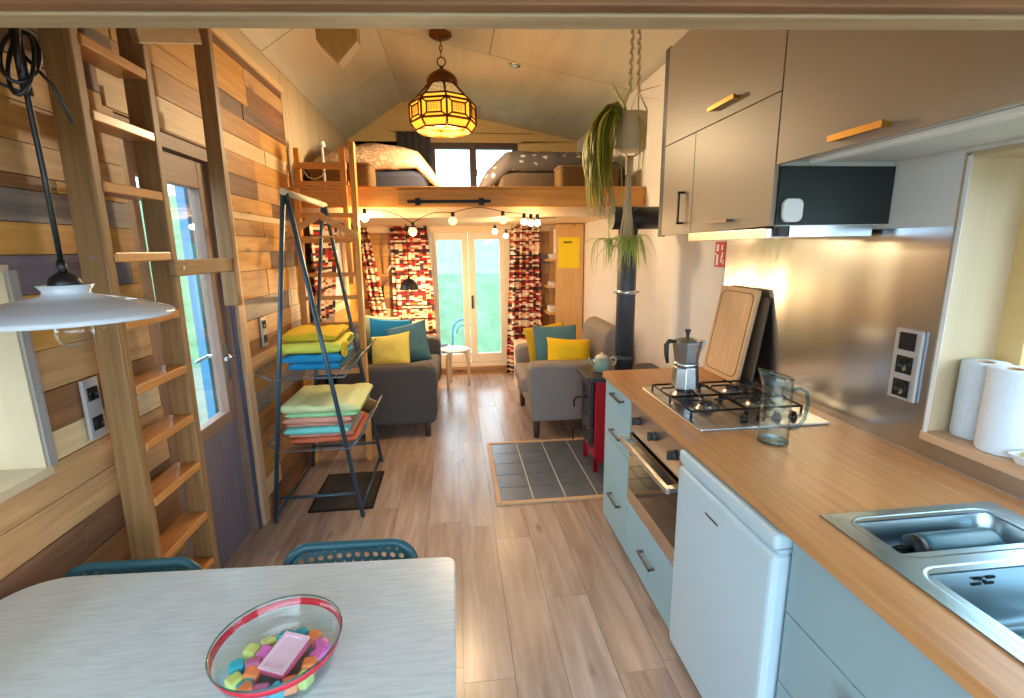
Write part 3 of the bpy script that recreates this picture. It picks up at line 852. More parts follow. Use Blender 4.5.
G = [('turquoise', 100, .058, .772, 'turquoise sweet at the far side of the bowl left of the other turquoise sweet there'),
     ('turquoise', 72, .062, .772, 'turquoise sweet at the far right corner of the pink box'),
     ('orange', 47, .066, .772, 'orange sweet next to the far turquoise sweets, at the back right of the bowl'),
     ('magenta', 22, .070, .772, 'upper magenta sweet of the pair against the right side of the bowl'),
     ('magenta', 2, .068, .774, 'lower magenta sweet of the pair against the right side of the bowl'),
     ('orange', -18, .060, .774, 'orange sweet directly right of the pink box'),
     ('lime', 128, .058, .772, 'lime sweet at the far left of the pink box, next to a turquoise one'),
     ('lime', 155, .068, .772, 'lime sweet above the turquoise sweet at the left of the bowl'),
     ('turquoise', 186, .073, .774, 'turquoise sweet at the left side of the bowl'),
     ('magenta', 152, .036, .776, 'magenta sweet touching the upper left edge of the pink box'),
     ('violet', 190, .044, .776, 'violet sweet between the left turquoise sweet and the pink box'),
     ('lime', 210, .074, .773, 'lime sweet at the lower left of the bowl below the turquoise one'),
     ('orange', 216, .048, .776, 'orange sweet at the lower left corner of the pink box'),
     ('turquoise', 233, .066, .772, 'turquoise sweet nearest the left front of the bowl'),
     ('lime', -40, .072, .773, 'lime sweet near the right front side of the bowl'),
     ('orange', -58, .064, .773, 'orange sweet at the front right of the bowl near the lime one'),
     ('turquoise', -78, .068, .773, 'turquoise sweet at the very front of the bowl'),
     ('violet', -100, .066, .773, 'violet sweet at the very front of the bowl left of the turquoise one'),
     ('orange', -122, .070, .773, 'orange sweet at the front left of the bowl')]
for n, (c_, a_, r_, z_, w_) in enumerate(G): gem(c_, a_, r_, z_, n, w_)

# ------------------------------------------------------------------ kitchen base units
b = MB()
ws = [(.82, 1.525, .15, 2.645)]
for (a, bb, c, d) in holes((.82, 1.525, .15, 2.645), [(.965, 1.385, .865, 1.035), (.96, 1.385, .44, .835)]):
    b.box(a, bb, c, d, .866, .90, 0, 'y')
o = b.build('worktop', M['worktop'], origin=(1.17, 1.4, .866)); tag(o, 'long oak worktop running along the right wall over the kitchen units', 'worktop')
def bar_handle(b, x, y0, y1, z, d=.03):
    b.box(x - d, x - d + .008, y0, y1, z - .006, z + .006); b.box(x - d, x, y0, y0 + .01, z - .005, z + .005); b.box(x - d, x, y1 - .01, y1, z - .005, z + .005)
t = thing('drawer_unit', 'pale blue three drawer unit at the far end of the worktop by the stove', 'cabinet', (1.1, 2.42, 0))
b = MB(); b.box(.858, 1.52, 2.225, 2.63, .06, .864); b.box(.9, 1.5, 2.235, 2.62, 0, .06); b.build('carcass', M['blue_door'], t)
for z0, z1, zh in ((.535, .862, .815), (.285, .530, .607), (.012, .280, .385 - .15)):
    b = MB(); b.box(.838, .857, 2.222, 2.632, z0, z1); dr = b.build('drawer', M['blue_door'], t, bevel=.002)
    b = MB(); bar_handle(b, .838, 2.32, 2.48, zh if zh > .3 else .222); b.build('handle', M['handle'], dr, label='bronze bar handle')
t = thing('built_in_oven', 'steel built in oven with black glass door under the gas hob', 'oven', (1.1, 1.93, 0))
b = MB(); b.box(.86, 1.5, 1.645, 2.215, .32, .864); b.build('oven_body', M['black'], t)
b = MB(); b.box(.838, .859, 1.645, 2.215, .705, .862); b.build('control_panel', M['ovensteel'], t, bevel=.002)
for yy in (2.105, 1.914, 1.715):
    b = MB(); b.cyl((.838, yy, .79), (.818, yy, .79), .021, .019, 20); b.box(.802, .818, yy - .006, yy + .006, .772, .808); b.build('knob', M['blackplastic'] if False else M['iron'], t)
b = MB(); b.box(.834, .858, 1.645, 2.215, .40, .69); dr = b.build('oven_door', M['ovenglass'], t, bevel=.002)
b = MB(); b.box(.833, .858, 1.645, 2.215, .325, .399); b.box(.803, .803 + .001, 1.9, 1.901, .36, .361)
b.build('lower_trim', M['ovensteel'], dr, bevel=.002)
b = MB(); b.box(.778, .796, 1.655, 2.205, .655, .680, bev=.003); b.box(.796, .834, 1.66, 1.69, .658, .676); b.box(.796, .834, 2.17, 2.2, .658, .676)
b.build('handle', M['alu'], dr, label='flat aluminium bar handle')
t = thing('plinth_drawer', 'pale blue low drawer below the steel oven', 'drawer', (1.1, 1.93, 0))
b = MB(); b.box(.86, 1.5, 1.645, 2.215, .02, .315); b.build('carcass', M['carcass'], t)
b = MB(); b.box(.838, .859, 1.645, 2.218, .012, .316); dr = b.build('drawer', M['blue_door'], t, bevel=.002)
b = MB(); bar_handle(b, .838, 1.855, 2.0, .176); b.build('handle', M['handle'], dr, label='bronze bar handle')
t = thing('fridge', 'white undercounter fridge with rounded edges beside the oven', 'fridge', (1.1, 1.34, 0))
b = MB(); b.box(.87, 1.48, 1.055, 1.625, .02, .855, bev=.006); b.build('body', M['fridge'], t)
b = MB(); b.box(.805, .868, 1.058, 1.628, .03, .795, bev=.018); b.box(.822, .868, 1.065, 1.622, .795, .808); b.box(.805, .868, 1.058, 1.628, .808, .858, bev=.014); dr = b.build('door', M['fridge'], t)
b = MB(); b.box(.8035, .806, 1.33, 1.41, .715, .722); b.build('badge', M['handle'], dr)
t = thing('sink_unit', 'blue grey drawer unit below the sink', 'cabinet', (1.1, .74, 0))
b = MB(); b.box(.862, .955, .45, 1.03, .05, .864); b.box(.862, 1.5, .45, 1.03, .05, .70); b.build('carcass', M['grey_door'], t)
for z0, z1 in ((.642, .863), (.425, .638), (.02, .421)):
    b = MB(); b.box(.842, .861, .46, 1.042, z0, z1); dr = b.build('drawer', M['grey_door'], t, bevel=.002)
    if z0 != .642:
        b = MB(); b.cyl((.842, .80, z1 - .035), (.815, .80, z1 - .035), .006); b.lathe([(0, 0), (.015, .002), (.017, .010), (.013, .016), (0, .018)], n=20)
        vs = list(b.bm.verts)[32:]; bmesh.ops.transform(b.bm, matrix=T(.818, .80, z1 - .035) @ R('Y', -90), verts=vs)
        b.build('knob', M['darkwood'], dr)

# gas hob
t = thing('gas_hob', 'steel four burner gas hob with black pan supports set in the worktop', 'hob', (1.18, 1.96, .90))
b = MB(); b.prism(rounded(.905, 1.45, 1.668, 2.262, .012, 3), 'z', .900, .909, 0, 'y'); b.build('hob_plate', M['steel'], t, bevel=.003)
for (bx, by, br) in ((1.05, 2.10, .047), (1.05, 1.90, .034), (1.29, 2.10, .040), (1.29, 1.90, .046)):
    b = MB(); b.lathe([(br * 1.5, .9095), (br * 1.2, .914), (br, .925), (br * .95, .93), (0, .93)], (bx, by, 0), 28); b.lathe([(br * .8, .93), (br * .82, .94), (br * .72, .944), (0, .944)], (bx, by, 0), 28, mi=1)
    b.build('burner', [M['steel'], M['blackplastic']], t)
for by0, by1 in ((1.80, 1.998), (2.002, 2.20)):
    b = MB(); zt = .948
    for x0, x1 in ((.935, 1.17), (1.18, 1.42)):
        b.tube([(x0, by0, zt - .012), (x1, by0, zt - .012), (x1, by1, zt - .012), (x0, by1, zt - .012)], .005, 6, closed=True)
        cx, cy = (x0 + x1) / 2, (by0 + by1) / 2
        for sx, sy in ((1, 0), (-1, 0), (0, 1), (0, -1)):
            ex, ey = (x1 - x0) / 2 * sx, (by1 - by0) / 2 * sy
            b.tube([(cx + ex, cy + ey, zt - .012), (cx + ex * .95, cy + ey * .95, zt), (cx + ex * .3, cy + ey * .3, zt)], .0048, 6)
        for px, py in ((x0, by0), (x1, by0), (x0, by1), (x1, by1)): b.cyl((px, py, .9095), (px, py, zt - .01), .005, n=8)
    b.build('pan_support', M['black'], t)
for xx in (1.125, 1.195, 1.265, 1.335):
    b = MB(); b.cyl((xx, 1.735, .9095), (xx, 1.735, .925), .017, .015, 18); b.box(xx - .004, xx + .004, 1.72, 1.75, .925, .94); b.build('knob', M['blackplastic'], t)

# moka pot
mx, my, mz = 1.05, 2.10, .9495
t = thing('moka_pot', 'octagonal aluminium moka pot standing on the hob burner', 'coffee pot', (mx, my, mz))
MP = T(mx, my, mz) @ Matrix.Scale(1.14, 4) @ T(-mx, -my, -mz)
b = MB(); b.lathe([(.056, 0), (.057, .003), (.049, .085), (.047, .09)], (mx, my, mz), 8, smooth=False, phase=PI / 8, capb=True, capt=True); b.xf(MP); b.build('boiler', M['alu'], t, bevel=.002)
b = MB(); b.lathe([(.047, .09), (.049, .094), (.049, .104), (.046, .108)], (mx, my, mz), 24, capb=True, capt=True); b.xf(MP); b.build('collar', M['alu'], t)
b = MB(); b.lathe([(.046, .108), (.058, .185), (.059, .19), (.055, .196), (.02, .208), (.0, .21)], (mx, my, mz), 8, smooth=False, phase=PI / 8, capb=True); b.xf(MP); b.build('upper_pot', M['alu'], t, bevel=.0015)
b = MB(); b.lathe([(.006, .206), (.008, .225), (.012, .232), (.012, .240), (0, .242)], (mx, my, mz), 8, smooth=False); b.xf(MP); b.build('lid_knob', M['blackplastic'], t)
b = MB(); b.tube([(mx - .05, my, mz + .192), (mx - .078, my, mz + .195), (mx - .088, my, mz + .18), (mx - .086, my, mz + .14), (mx - .080, my, mz + .105)], [.007, .009, .010, .009, .007], 10); b.xf(MP); b.build('handle', M['blackplastic'], t)
b = MB(); b.prism([(mx + .05, mz + .188), (mx + .076, mz + .192), (mx + .05, mz + .14)], 'y', my - .012, my + .012); b.xf(MP); b.build('spout', M['alu'], t)

# glass jug
jx, jy = 1.12, 1.545
t = thing('glass_jug', 'tall clear glass water jug with handle on the worktop in front of the hob', 'jug', (jx, jy, .9))
b = MB()
def jug(r0, r1, z0, z1, k):
    def fn(u, v):
        a = 2 * PI * u; r = r0 + (r1 - r0) * v
        sp = max(0, math.cos(a - PI * .93)) ** 10 * max(0, (v - .72) / .28) ** 1.5
        tilt = .012 * math.cos(a - PI * .93) * v ** 4
        return Vector((jx + (r + sp * .024) * math.cos(a), jy + (r + sp * .024) * math.sin(a), z0 + (z1 - z0) * v + sp * .01 + tilt))
    return fn
b.grid(jug(.049, .047, .9005, 1.148, 0), 48, 16, wrapu=True)
b.lathe([(0, .9005), (.049, .9005)], (jx, jy, 0), 48); b.lathe([(0, .912), (.045, .910), (.047, .906)], (jx, jy, 0), 48)
b.build('jug_body', M['jugglass'], t, solid=.003)
b = MB()
fn = jug(.049, .047, .9005, 1.148, 0)
b.tube([fn(k / 48, 1) for k in range(48)], .0022, 6, closed=True); b.build('jug_rim', M['glassrim'], t)
b = MB(); b.tube([fn(k / 48, 0) + Vector((0, 0, .004)) for k in range(48)], .003, 6, closed=True); b.build('base_ring', M['glassrim'], t)
b = MB(); hx = jx + .044; hy = jy - .015
b.tube([(hx, hy, 1.095), (hx + .025, hy - .006, 1.102), (hx + .048, hy - .012, 1.09), (hx + .056, hy - .014, 1.045), (hx + .05, hy - .012, .99), (hx + .028, hy - .006, .955), (hx, hy, .950)], .0065, 10)
b.build('handle', M['glassrim'], t)

# boards leaning on the splashback
def leaning(name, label, mat, xb, xt, y0, y1, z0, z1, th, groove):
    L = math.hypot(xt - xb, z1 - z0); a = math.degrees(math.atan2(xt - xb, z1 - z0))
    t = thing(name, label, 'cutting board', (xb, (y0 + y1) / 2, z0))
    mtx = T(xb, 0, z0) @ R('Y', a)
    b = MB(); b.prism(rounded(y0, y1, 0, L, .012, 3), 'x', 0, th, 0, 'z'); b.xf(mtx); b.build('board', mat, t, bevel=.002)
    if groove:
        b = MB(); q = rounded(y0 + .025, y1 - .025, .025, L - .025, .04, 5)
        b.tube([(-.0002, p[0], p[1]) for p in q], .0022, 6, closed=True); b.xf(mtx); b.build('juice_groove', M['darkboard'], t)
leaning('cutting_board', 'bamboo cutting board leaning against the wall at the back of the hob', M['bamboo'], 1.405, 1.49, 2.265, 2.61, .9005, 1.38, .018, True)
leaning('serving_board', 'dark board leaning behind the bamboo cutting board', M['darkboard'], 1.452, 1.514, 2.215, 2.50, .9005, 1.345, .012, False)

# sink
t = thing('steel_sink', 'double bowl stainless steel sink set into the worktop', 'sink', (1.17, .74, .9))
b = MB()
for (a, bb, c, d) in holes((.925, 1.43, .40, 1.062), [(.985, 1.365, .885, 1.018), (.98, 1.365, .46, .815)]): b.box(a, bb, c, d, .9005, .905)
def bowl_ring(b, x0, x1, y0, y1, r, rim):
    # fills between the square cut and the rounded bowl edge, then the bowl walls and floor
    pass
b.build('rim', M['sink'], t)
for nm, (x0, x1, y0, y1, zb) in (('half_bowl', (.968, 1.382, .868, 1.032, .822)), ('main_bowl', (.963, 1.382, .443, .832, .745))):
    b = MB(); n = 8
    loops = []
    for (ins, r, z) in ((-.006, .05, .9055), (.0, .05, .9058), (.004, .05, .900), (.012, .045, zb + .03), (.02, .04, zb + .008), (.04, .03, zb)):
        loops.append([b.bm.verts.new((p[0], p[1], z)) for p in rounded(x0 + ins, x1 - ins, y0 + ins, y1 - ins, r, n)])
    sq = []
    m = len(loops[0])
    for i in range(m):
        v = loops[0][i].co
        k = i // (n + 1)
        cx, cy = ((x1, y1), (x0, y1), (x0, y0), (x1, y0))[k]
        sq.append(b.bm.verts.new((cx + (.022 if cx == x1 else -.022), cy + (.022 if cy == y1 else -.022), .9054)))
    for i in range(m):
        j = (i + 1) % m
        if i // (n + 1) == j // (n + 1): b.bm.faces.new((sq[i], loops[0][i], loops[0][j]))
        else: b.bm.faces.new((sq[i], loops[0][i], loops[0][j], sq[j]))
    for la, lb_ in zip(loops, loops[1:]):
        for i in range(m):
            j = (i + 1) % m; ff = b.bm.faces.new((la[i], lb_[i], lb_[j], la[j])); ff.smooth = True
    b.bm.faces.new(loops[-1])
    bmesh.ops.remove_doubles(b.bm, verts=b.bm.verts, dist=.0001)
    bw = b.build(nm, M['sink'], t)
b = MB()
for dx in (-.016, .016):
    for dz in (-.007, .007): b.box(1.13 + dx - .011, 1.13 + dx + .011, .822, .8245, .868 + dz - .0028, .868 + dz + .0028)
b.cyl((1.13, .823, .868), (1.13, .819, .868), .004, mi=0)
b.build('overflow_slot', M['blackplastic'], t)
b = MB(); b.lathe([(.0, .748), (.035, .748), (.04, .7465)], (1.17, .64, 0), 24); b.build('drain', M['iron'], t)
t = thing('water_bottle', 'teal bottle with a dark cap lying in the half bowl of the sink', 'bottle', (1.2, .955, .825))
b = MB(); b.xf
b.lathe([(0, 0), (.034, .0), (.036, .01), (.036, .19), (.033, .20), (0, .205)], n=28); b.xf(T(1.11, .955, .8605) @ R('Y', 90)); b.build('bottle_body', M['bottle'], t)
b = MB(); b.lathe([(0, -.022), (.030, -.022), (.035, -.018), (.035, -.001), (0, -.001)], n=28); b.tube([(0, 0, -.022), (.0, .012, -.045), (.012, .02, -.06)], .006, 8); b.xf(T(1.11, .955, .8605) @ R('Y', 90)); b.build('cap', M['blackplastic'], t)

# on the window sill
def roll(label, x, y, h, r=.059):
    t = thing('paper_towel_roll', label, 'paper towel', (x, y, .985), group='paper towel rolls on the sill')
    b = MB(); b.lathe([(.020, .002), (r - .003, .0), (r, .006), (r, h - .006), (r - .003, h), (.021, h - .001)], (x, y, .9855), 40)
    b.build('paper_roll', M['towel'], t)
    b = MB(); b.lathe([(.0215, .001), (.0215, h), (.0195, h), (.0195, .001), (.0215, .001)], (x, y, .9855), 24); b.build('cardboard_core', M['bamboo'], t)
roll('white paper towel roll standing at the back of the sink window sill', 1.64, 1.304, .245)
roll('white paper towel roll standing in front of the other roll on the sill', 1.60, 1.192, .252)
t = thing('soap_dish', 'pale rectangular soap dish at the front of the sink window sill', 'dish', (1.582, 1.075, .985))
b = MB(); q0 = rounded(1.55, 1.615, 1.035, 1.115, .008, 3); q1 = rounded(1.537, 1.628, 1.02, 1.13, .01, 3)
A = [b.bm.verts.new((*p, .9855)) for p in q0]; B = [b.bm.verts.new((*p, 1.012)) for p in q1]; C_ = [b.bm.verts.new((1.582 + (p[0] - 1.582) * .92, 1.075 + (p[1] - 1.075) * .92, 1.012)) for p in q1]; D_ = [b.bm.verts.new((*p, .992)) for p in q0]
for P_, Q_ in ((A, B), (B, C_), (C_, D_)):
    for i in range(len(P_)):
        j = (i + 1) % len(P_); b.bm.faces.new((P_[i], P_[j], Q_[j], Q_[i]))
b.bm.faces.new(list(reversed(A))); b.bm.faces.new(D_); b.build('dish', M['white'], t)
b = MB(); b.box(1.555, 1.61, 1.04, 1.11, .993, 1.022, bev=.005)
o = b.build('sponge', M['spongey'], origin=(1.582, 1.075, .993)); tag(o, 'beige sponge lying in the pale soap dish on the sill', 'sponge')

# ------------------------------------------------------------------ upper cabinets
SEAM = 2.094
t = thing('wall_cabinet', 'tall taupe wall cabinet with three doors hanging over the hob', 'cabinet', (1.3, 2.1, 1.65))
b = MB(); b.box(1.106, 1.526, 1.622, 2.585, 1.662, 2.56); b.build('carcass', M['carcass'], t)
b = MB(); b.box(1.10, 1.526, 1.612, 1.6215, 1.665, 1.858); b.build('end_panel', M['dark_green'], t, label='black end panel')
b = MB(); b.box(1.085, 1.105, 2.2075, 2.53, 1.652, SEAM - .0015); dr = b.build('door', M['upper'], t, bevel=.0015)
b = MB(); b.box(1.055, 1.063, 2.285, 2.297, 1.70, 1.85); b.box(1.055, 1.085, 2.285, 2.297, 1.70, 1.71); b.box(1.055, 1.085, 2.285, 2.297, 1.84, 1.85); b.build('handle', M['black'], dr, label='dark upright bar handle')
b = MB(); b.prism([(1.623, 1.662), (2.2045, 1.652), (2.2045, SEAM - .0015), (1.623, SEAM - .0015)], 'x', 1.085, 1.105); dr = b.build('door', M['upper'], t, bevel=.0015)
b = MB(); b.box(1.058, 1.066, 1.856, 2.05, 1.688, 1.70); b.box(1.066, 1.085, 1.862, 1.874, 1.690, 1.699); b.box(1.066, 1.085, 2.03, 2.042, 1.690, 1.699); b.build('handle', M['handle'], dr, label='bronze bar handle')
b = MB(); b.prism([(1.623, SEAM + .0015), (2.53, SEAM + .0015), (2.53, 2.548), (1.623, 2.56)], 'x', 1.085, 1.105); dr = b.build('door', M['upper'], t, bevel=.0015)
b = MB(); b.box(1.055, 1.064, 1.866, 2.061, 2.138, 2.154); b.box(1.064, 1.085, 1.872, 1.884, 2.14, 2.152); b.box(1.064, 1.085, 2.043, 2.055, 2.14, 2.152); b.build('handle', M['brass'], dr)
b = MB(); b.box(1.09, 1.106, 2.5315, 2.588, 1.648, 2.56); b.build('side_strip', M['iron'], t, label='dark filler strip')
t = thing('wall_cabinet', 'shallow taupe wall cabinet over the sink and its window', 'cabinet', (1.3, 1.1, 1.86))
b = MB(); b.box(1.106, 1.526, .74, 1.6115, 1.872, 2.62); b.build('carcass', M['carcass'], t)
b = MB(); b.box(1.085, 1.105, .74, 1.617, 1.862, 2.62); dr = b.build('door', M['upper'], t, bevel=.0015)
b = MB(); b.box(1.055, 1.064, 1.173, 1.355, 1.880, 1.897); b.box(1.064, 1.085, 1.178, 1.19, 1.882, 1.895); b.box(1.064, 1.085, 1.338, 1.35, 1.882, 1.895); b.build('handle', M['brass'], dr, label='brass bar handle')
b = MB(); b.box(1.16, 1.20, .75, 1.56, 1.856, 1.8715, bev=.003); b.build('light_strip', M['white'], t, label='white under cabinet light strip')
t = thing('range_hood', 'slim steel extractor hood under the tall wall cabinet', 'hood', (1.3, 1.95, 1.62))
b = MB(); b.box(1.10, 1.50, 1.66, 2.20, 1.625, 1.6505); b.build('hood_body', M['steel'], t)
b = MB(); b.box(1.078, 1.10, 1.63, 2.21, 1.62, 1.655, bev=.002); b.build('front_lip', M['ovensteel'], t)
b = MB(); b.box(1.165, 1.48, 1.628, 1.66, 1.625, 1.662); b.build('side_cover', M['alu'], t)
b = MB(); b.box(1.125, 1.16, 1.63, 1.66, 1.627, 1.66); b.build('switch_box', M['blackplastic'], t)
b = MB(); b.prism(rounded(1.112, 1.187, 1.674, 1.752, .022, 6), 'y', 1.598, 1.612)
o = b.build('air_sensor', M['white'], origin=(1.15, 1.605, 1.674), bevel=.004); tag(o, 'white rounded square sensor stuck on the black cabinet end', 'sensor')
# fire notice
b = MB(); b.box(1.526, 1.5295, 2.665, 2.775, 1.475, 1.62)
t = thing('fire_sign', 'small red and white notice on the white wall beside the splashback', 'sign', (1.528, 2.72, 1.475))
b.build('sign_board', M['signred'], t)
b = MB()
for (y0, y1, z0, z1) in ((2.735, 2.758, 1.485, 1.545), (2.735, 2.758, 1.565, 1.605), (2.755, 2.768, 1.545, 1.555), (2.695, 2.708, 1.50, 1.54), (2.685, 2.70, 1.53, 1.56), (2.692, 2.706, 1.57, 1.60), (2.676, 2.684, 1.49, 1.52)): b.box(1.525, 1.526, y0, y1, z0, z1)
b.build('pictogram', M['paper'], t)

# ------------------------------------------------------------------ stove, flue, hearth
t = thing('hearth', 'slate tiled hearth with a wooden border on the floor before the stove', 'hearth', (.85, 3.3, 0))
b = MB()
b.box(.235, 1.50, 2.845, 3.785, 0, .004, 1)
for i in range(6):
    for j in range(5):
        x0, y0 = .24 + i * .212, 2.85 + j * .187
        b.box(x0, min(x0 + .203, 1.5), y0, y0 + .179, .002, .008 + rnd.uniform(0, .001), 0)
b.build('tile_field', [M['tile'], M['grout']], t)
b = MB(); b.box(.205, .234, 2.815, 3.815, 0, .014); b.box(.234, 1.5, 2.815, 2.844, 0, .014, 0, 'x'); b.box(.234, 1.5, 3.786, 3.815, 0, .014, 0, 'x'); b.build('border', M['bamboo'], t, bevel=.002)
t = thing('wood_stove', 'red enamel wood stove with grey iron doors at the end of the worktop', 'stove', (1.2, 3.3, .01))
b = MB(); b.box(.945, 1.46, 3.18, 3.455, .10, .69); b.box(.935, .95, 3.16, 3.185, .0095, .69); b.box(.935, .95, 3.44, 3.465, .0095, .69)
b.box(.951, 1.46, 3.162, 3.179, .08, .69)
b.build('stove_body', M['red'], t, bevel=.003)
for (xx, yy) in ((.935, 3.16), (.935, 3.435), (1.43, 3.16), (1.43, 3.435)):
    b = MB(); b.box(xx, xx + .03, yy, yy + .03, .0095, .12); b.build('leg', M['red'], t)
b = MB(); b.prism(rounded(.868, 1.47, 3.125, 3.50, .03, 4), 'z', .69, .722); b.lathe([(.075, .7225), (.078, .7245), (.07, .7245)], (1.02, 3.31, 0), 28); b.build('top_plate', M['iron'], t, bevel=.005)
b = MB(); b.box(.915, .935, 3.20, 3.425, .355, .665, bev=.004)
for r in holes((3.20, 3.425, .355, .665), [(3.235, 3.39, .40, .63)]): b.box(.905, .915, *r)
dr = b.build('fire_door', M['iron'], t)
b = MB(); b.box(.911, .9145, 3.235, 3.39, .40, .63); b.build('door_glass', M['ovenglass'], dr)
b = MB(); b.tube([(.905, 3.415, .50), (.87, 3.43, .50), (.85, 3.44, .47), (.852, 3.44, .42)], .008, 8); b.build('handle', M['black'], dr)
b = MB(); b.box(.915, .935, 3.20, 3.425, .19, .34, bev=.004); b.cyl((.915, 3.26, .28), (.905, 3.26, .28), .022, n=14); b.cyl((.915, 3.36, .28), (.905, 3.36, .28), .022, n=14); b.box(.905, .915, 3.215, 3.41, .20, .225)
dr = b.build('ash_door', M['iron'], t)
b = MB(); b.tube([(.905, 3.415, .25), (.86, 3.44, .255), (.845, 3.445, .22), (.848, 3.445, .16)], .008, 8); b.build('handle', M['black'], dr)
t = thing('stove_pipe', 'dark grey flue pipe rising from the stove and turning into the wall', 'pipe', (1.19, 3.33, .722))
px_, py_ = 1.192, 3.34
b = MB(); b.cyl((px_, py_, .7225), (px_, py_, 1.86), .066, n=32); b.lathe([(.068, .80), (.070, .805), (.070, .825), (.068, .83)], (px_, py_, 0), 32); b.build('pipe', M['pipe'], t)
b = MB(); b.cyl((1.07, py_, 1.79), (1.525, py_, 1.79), .076, n=32); b.build('tee_piece', M['blackplastic'], t)
b = MB(); b.lathe([(.0665, 1.27), (.071, 1.272), (.071, 1.296), (.0665, 1.298)], (px_, py_, 0), 32)
for s in (-1, 1): b.cyl((px_ + s * .068, py_ - .01, 1.284), (px_ + s * .092, py_ - .01, 1.284), .008, n=10)
b.build('clamp', M['alu'], t, label='shiny pipe clamp')

# teapot
tx, ty, tz = 1.015, 3.30, .7248
t = thing('teapot', 'small celadon green teapot standing on top of the red stove', 'teapot', (tx, ty, tz))
TP = T(tx, ty, tz) @ Matrix.Scale(1.2, 4) @ T(-tx, -ty, -tz)
b = MB(); b.lathe([(0, .002), (.042, .0), (.048, .01), (.054, .035), (.052, .06), (.042, .082), (.036, .086)], (tx, ty, tz), 32); b.xf(TP); b.build('pot_body', M['teapot'], t)
b = MB(); b.lathe([(.038, .086), (.034, .094), (.012, .104), (.006, .106), (.009, .115), (0, .12)], (tx, ty, tz), 24); b.xf(TP); b.build('lid', M['pot'], t)
b = MB(); b.tube([(tx - .048, ty, tz + .05), (tx - .07, ty, tz + .062), (tx - .082, ty, tz + .085)], [.012, .009, .007], 10); b.xf(TP); b.build('spout', M['teapot'], t)
b = MB(); b.tube([(tx + .045, ty, tz + .072), (tx + .07, ty, tz + .085), (tx + .088, ty, tz + .07), (tx + .082, ty, tz + .04), (tx + .05, ty, tz + .03)], .005, 8); b.xf(TP); b.build('handle', M['pot'], t)

# ------------------------------------------------------------------ seating
def soft(b, x0, x1, y0, y1, z0, z1, r, puff=.0):
    b.box(x0, x1, y0, y1, z0, z1, bev=r); return b
t = thing('armchair', 'light grey armchair beside the red stove', 'armchair', (1.0, 4.35, 0))
b = MB(); b.box(.62, 1.40, 4.04, 4.66, .15, .36, bev=.02); b.build('base', M['armchair'], t)
b = MB(); b.box(.535, 1.22, 4.045, 4.655, .35, .50, bev=.05); b.build('seat', M['armchair'], t)
for y0 in (3.86, 4.66):
    b = MB(); b.prism([(.60, .15), (1.36, .15), (1.36, .62), (1.30, .645), (.68, .655), (.60, .645), (.565, .61), (.57, .50)], 'y', y0, y0 + .18)
    b.build('arm', M['armchair'], t, bevel=.03)
b = MB()
prof = [(1.16, .42), (1.22, .70), (1.25, .86), (1.30, .92), (1.38, .925), (1.43, .88), (1.45, .70), (1.44, .16), (1.20, .16)]
b.prism(prof, 'y', 3.98, 4.72); o = b.build('backrest', M['armchair'], t, bevel=.06)
for xx in (.61, 1.33):
    for yy in (3.89, 4.77):
        b = MB(); b.cyl((xx + .03, yy + .02, .15), (xx + .03, yy + .02, .0), .032, .024, 12); b.build('leg', M['darkwood'], t)
t = thing('sofa', 'dark grey two seat sofa along the left wall behind the loft ladder', 'sofa', (-.68, 4.75, 0))
b = MB(); b.box(-1.10, -.24, 4.2, 5.4, .13, .32, bev=.02); b.build('base', M['sofa'], t)
b = MB(); b.box(-1.0, -.20, 4.205, 5.395, .32, .46, bev=.05); b.build('seat', M['sofa'], t)
for y0 in (4.04, 5.40):
    b = MB(); b.prism([(-1.14, .12), (-.225, .12), (-.205, .20), (-.20, .56), (-.225, .62), (-.30, .64), (-1.14, .64)], 'y', y0, y0 + .17)
    b.build('arm', M['sofa'], t, bevel=.035)
b = MB(); b.box(-1.165, -.96, 4.04, 5.57, .12, .80, bev=.05); b.build('backrest', M['sofa'], t)
for xx in (-.29, -1.1):
    for yy in (4.08, 5.5):
        b = MB(); b.cyl((xx, yy, .13), (xx, yy, 0), .028, .022, 12); b.build('leg', M['darkwood'], t)
def cushion(name, label, mat, loc, size, th, rot, cat='cushion', group=None, seed=0, mats=None, split=None):
    b = MB(); n = 22
    def fn(sgn):
        def q(u, v):
            a, c = 2 * u - 1, 2 * v - 1
            e = max(0, (1 - abs(a) ** 2.6) * (1 - abs(c) ** 2.6)) ** .5
            pin = 1 - .07 * (1 - abs(c) ** 2) * abs(a) ** 2
            pin2 = 1 - .07 * (1 - abs(a) ** 2) * abs(c) ** 2
            wr = .12 * mnoise.noise(Vector((a * 2.2 + seed, c * 2.2, seed * 1.7 + sgn)))
            return Vector((a * size[0] / 2 * pin, sgn * th / 2 * e * (1 + wr * 1.5) + .001 * sgn, c * size[1] / 2 * pin2))
        return q
    b.grid(fn(1), n, n); b.grid(lambda u, v: fn(-1)(1 - u, v), n, n, mi=1 if mats else 0)
    bmesh.ops.remove_doubles(b.bm, verts=b.bm.verts, dist=.003)
    from mathutils import Euler
    b.xf(Euler([math.radians(r) for r in rot]).to_matrix().to_4x4())
    bmesh.ops.translate(b.bm, vec=Vector(loc), verts=b.bm.verts)
    o = b.build(name, mats or mat, origin=(loc[0], loc[1], loc[2] - size[1] / 2), smooth=True)
    return tag(o, label, cat, group)
g = 'cushions on the armchair'
cushion('cushion', 'bright yellow cushion at the front of the pile on the grey armchair', M['yellow'], (.98, 4.17, .63), (.42, .36), .24, (-20, 6, 8), group=g, seed=1)
cushion('cushion', 'teal cushion leaning behind the bright yellow one on the grey armchair', M['tealdark'], (.90, 4.36, .69), (.44, .42), .14, (-16, 2, 10), group=g, seed=2)
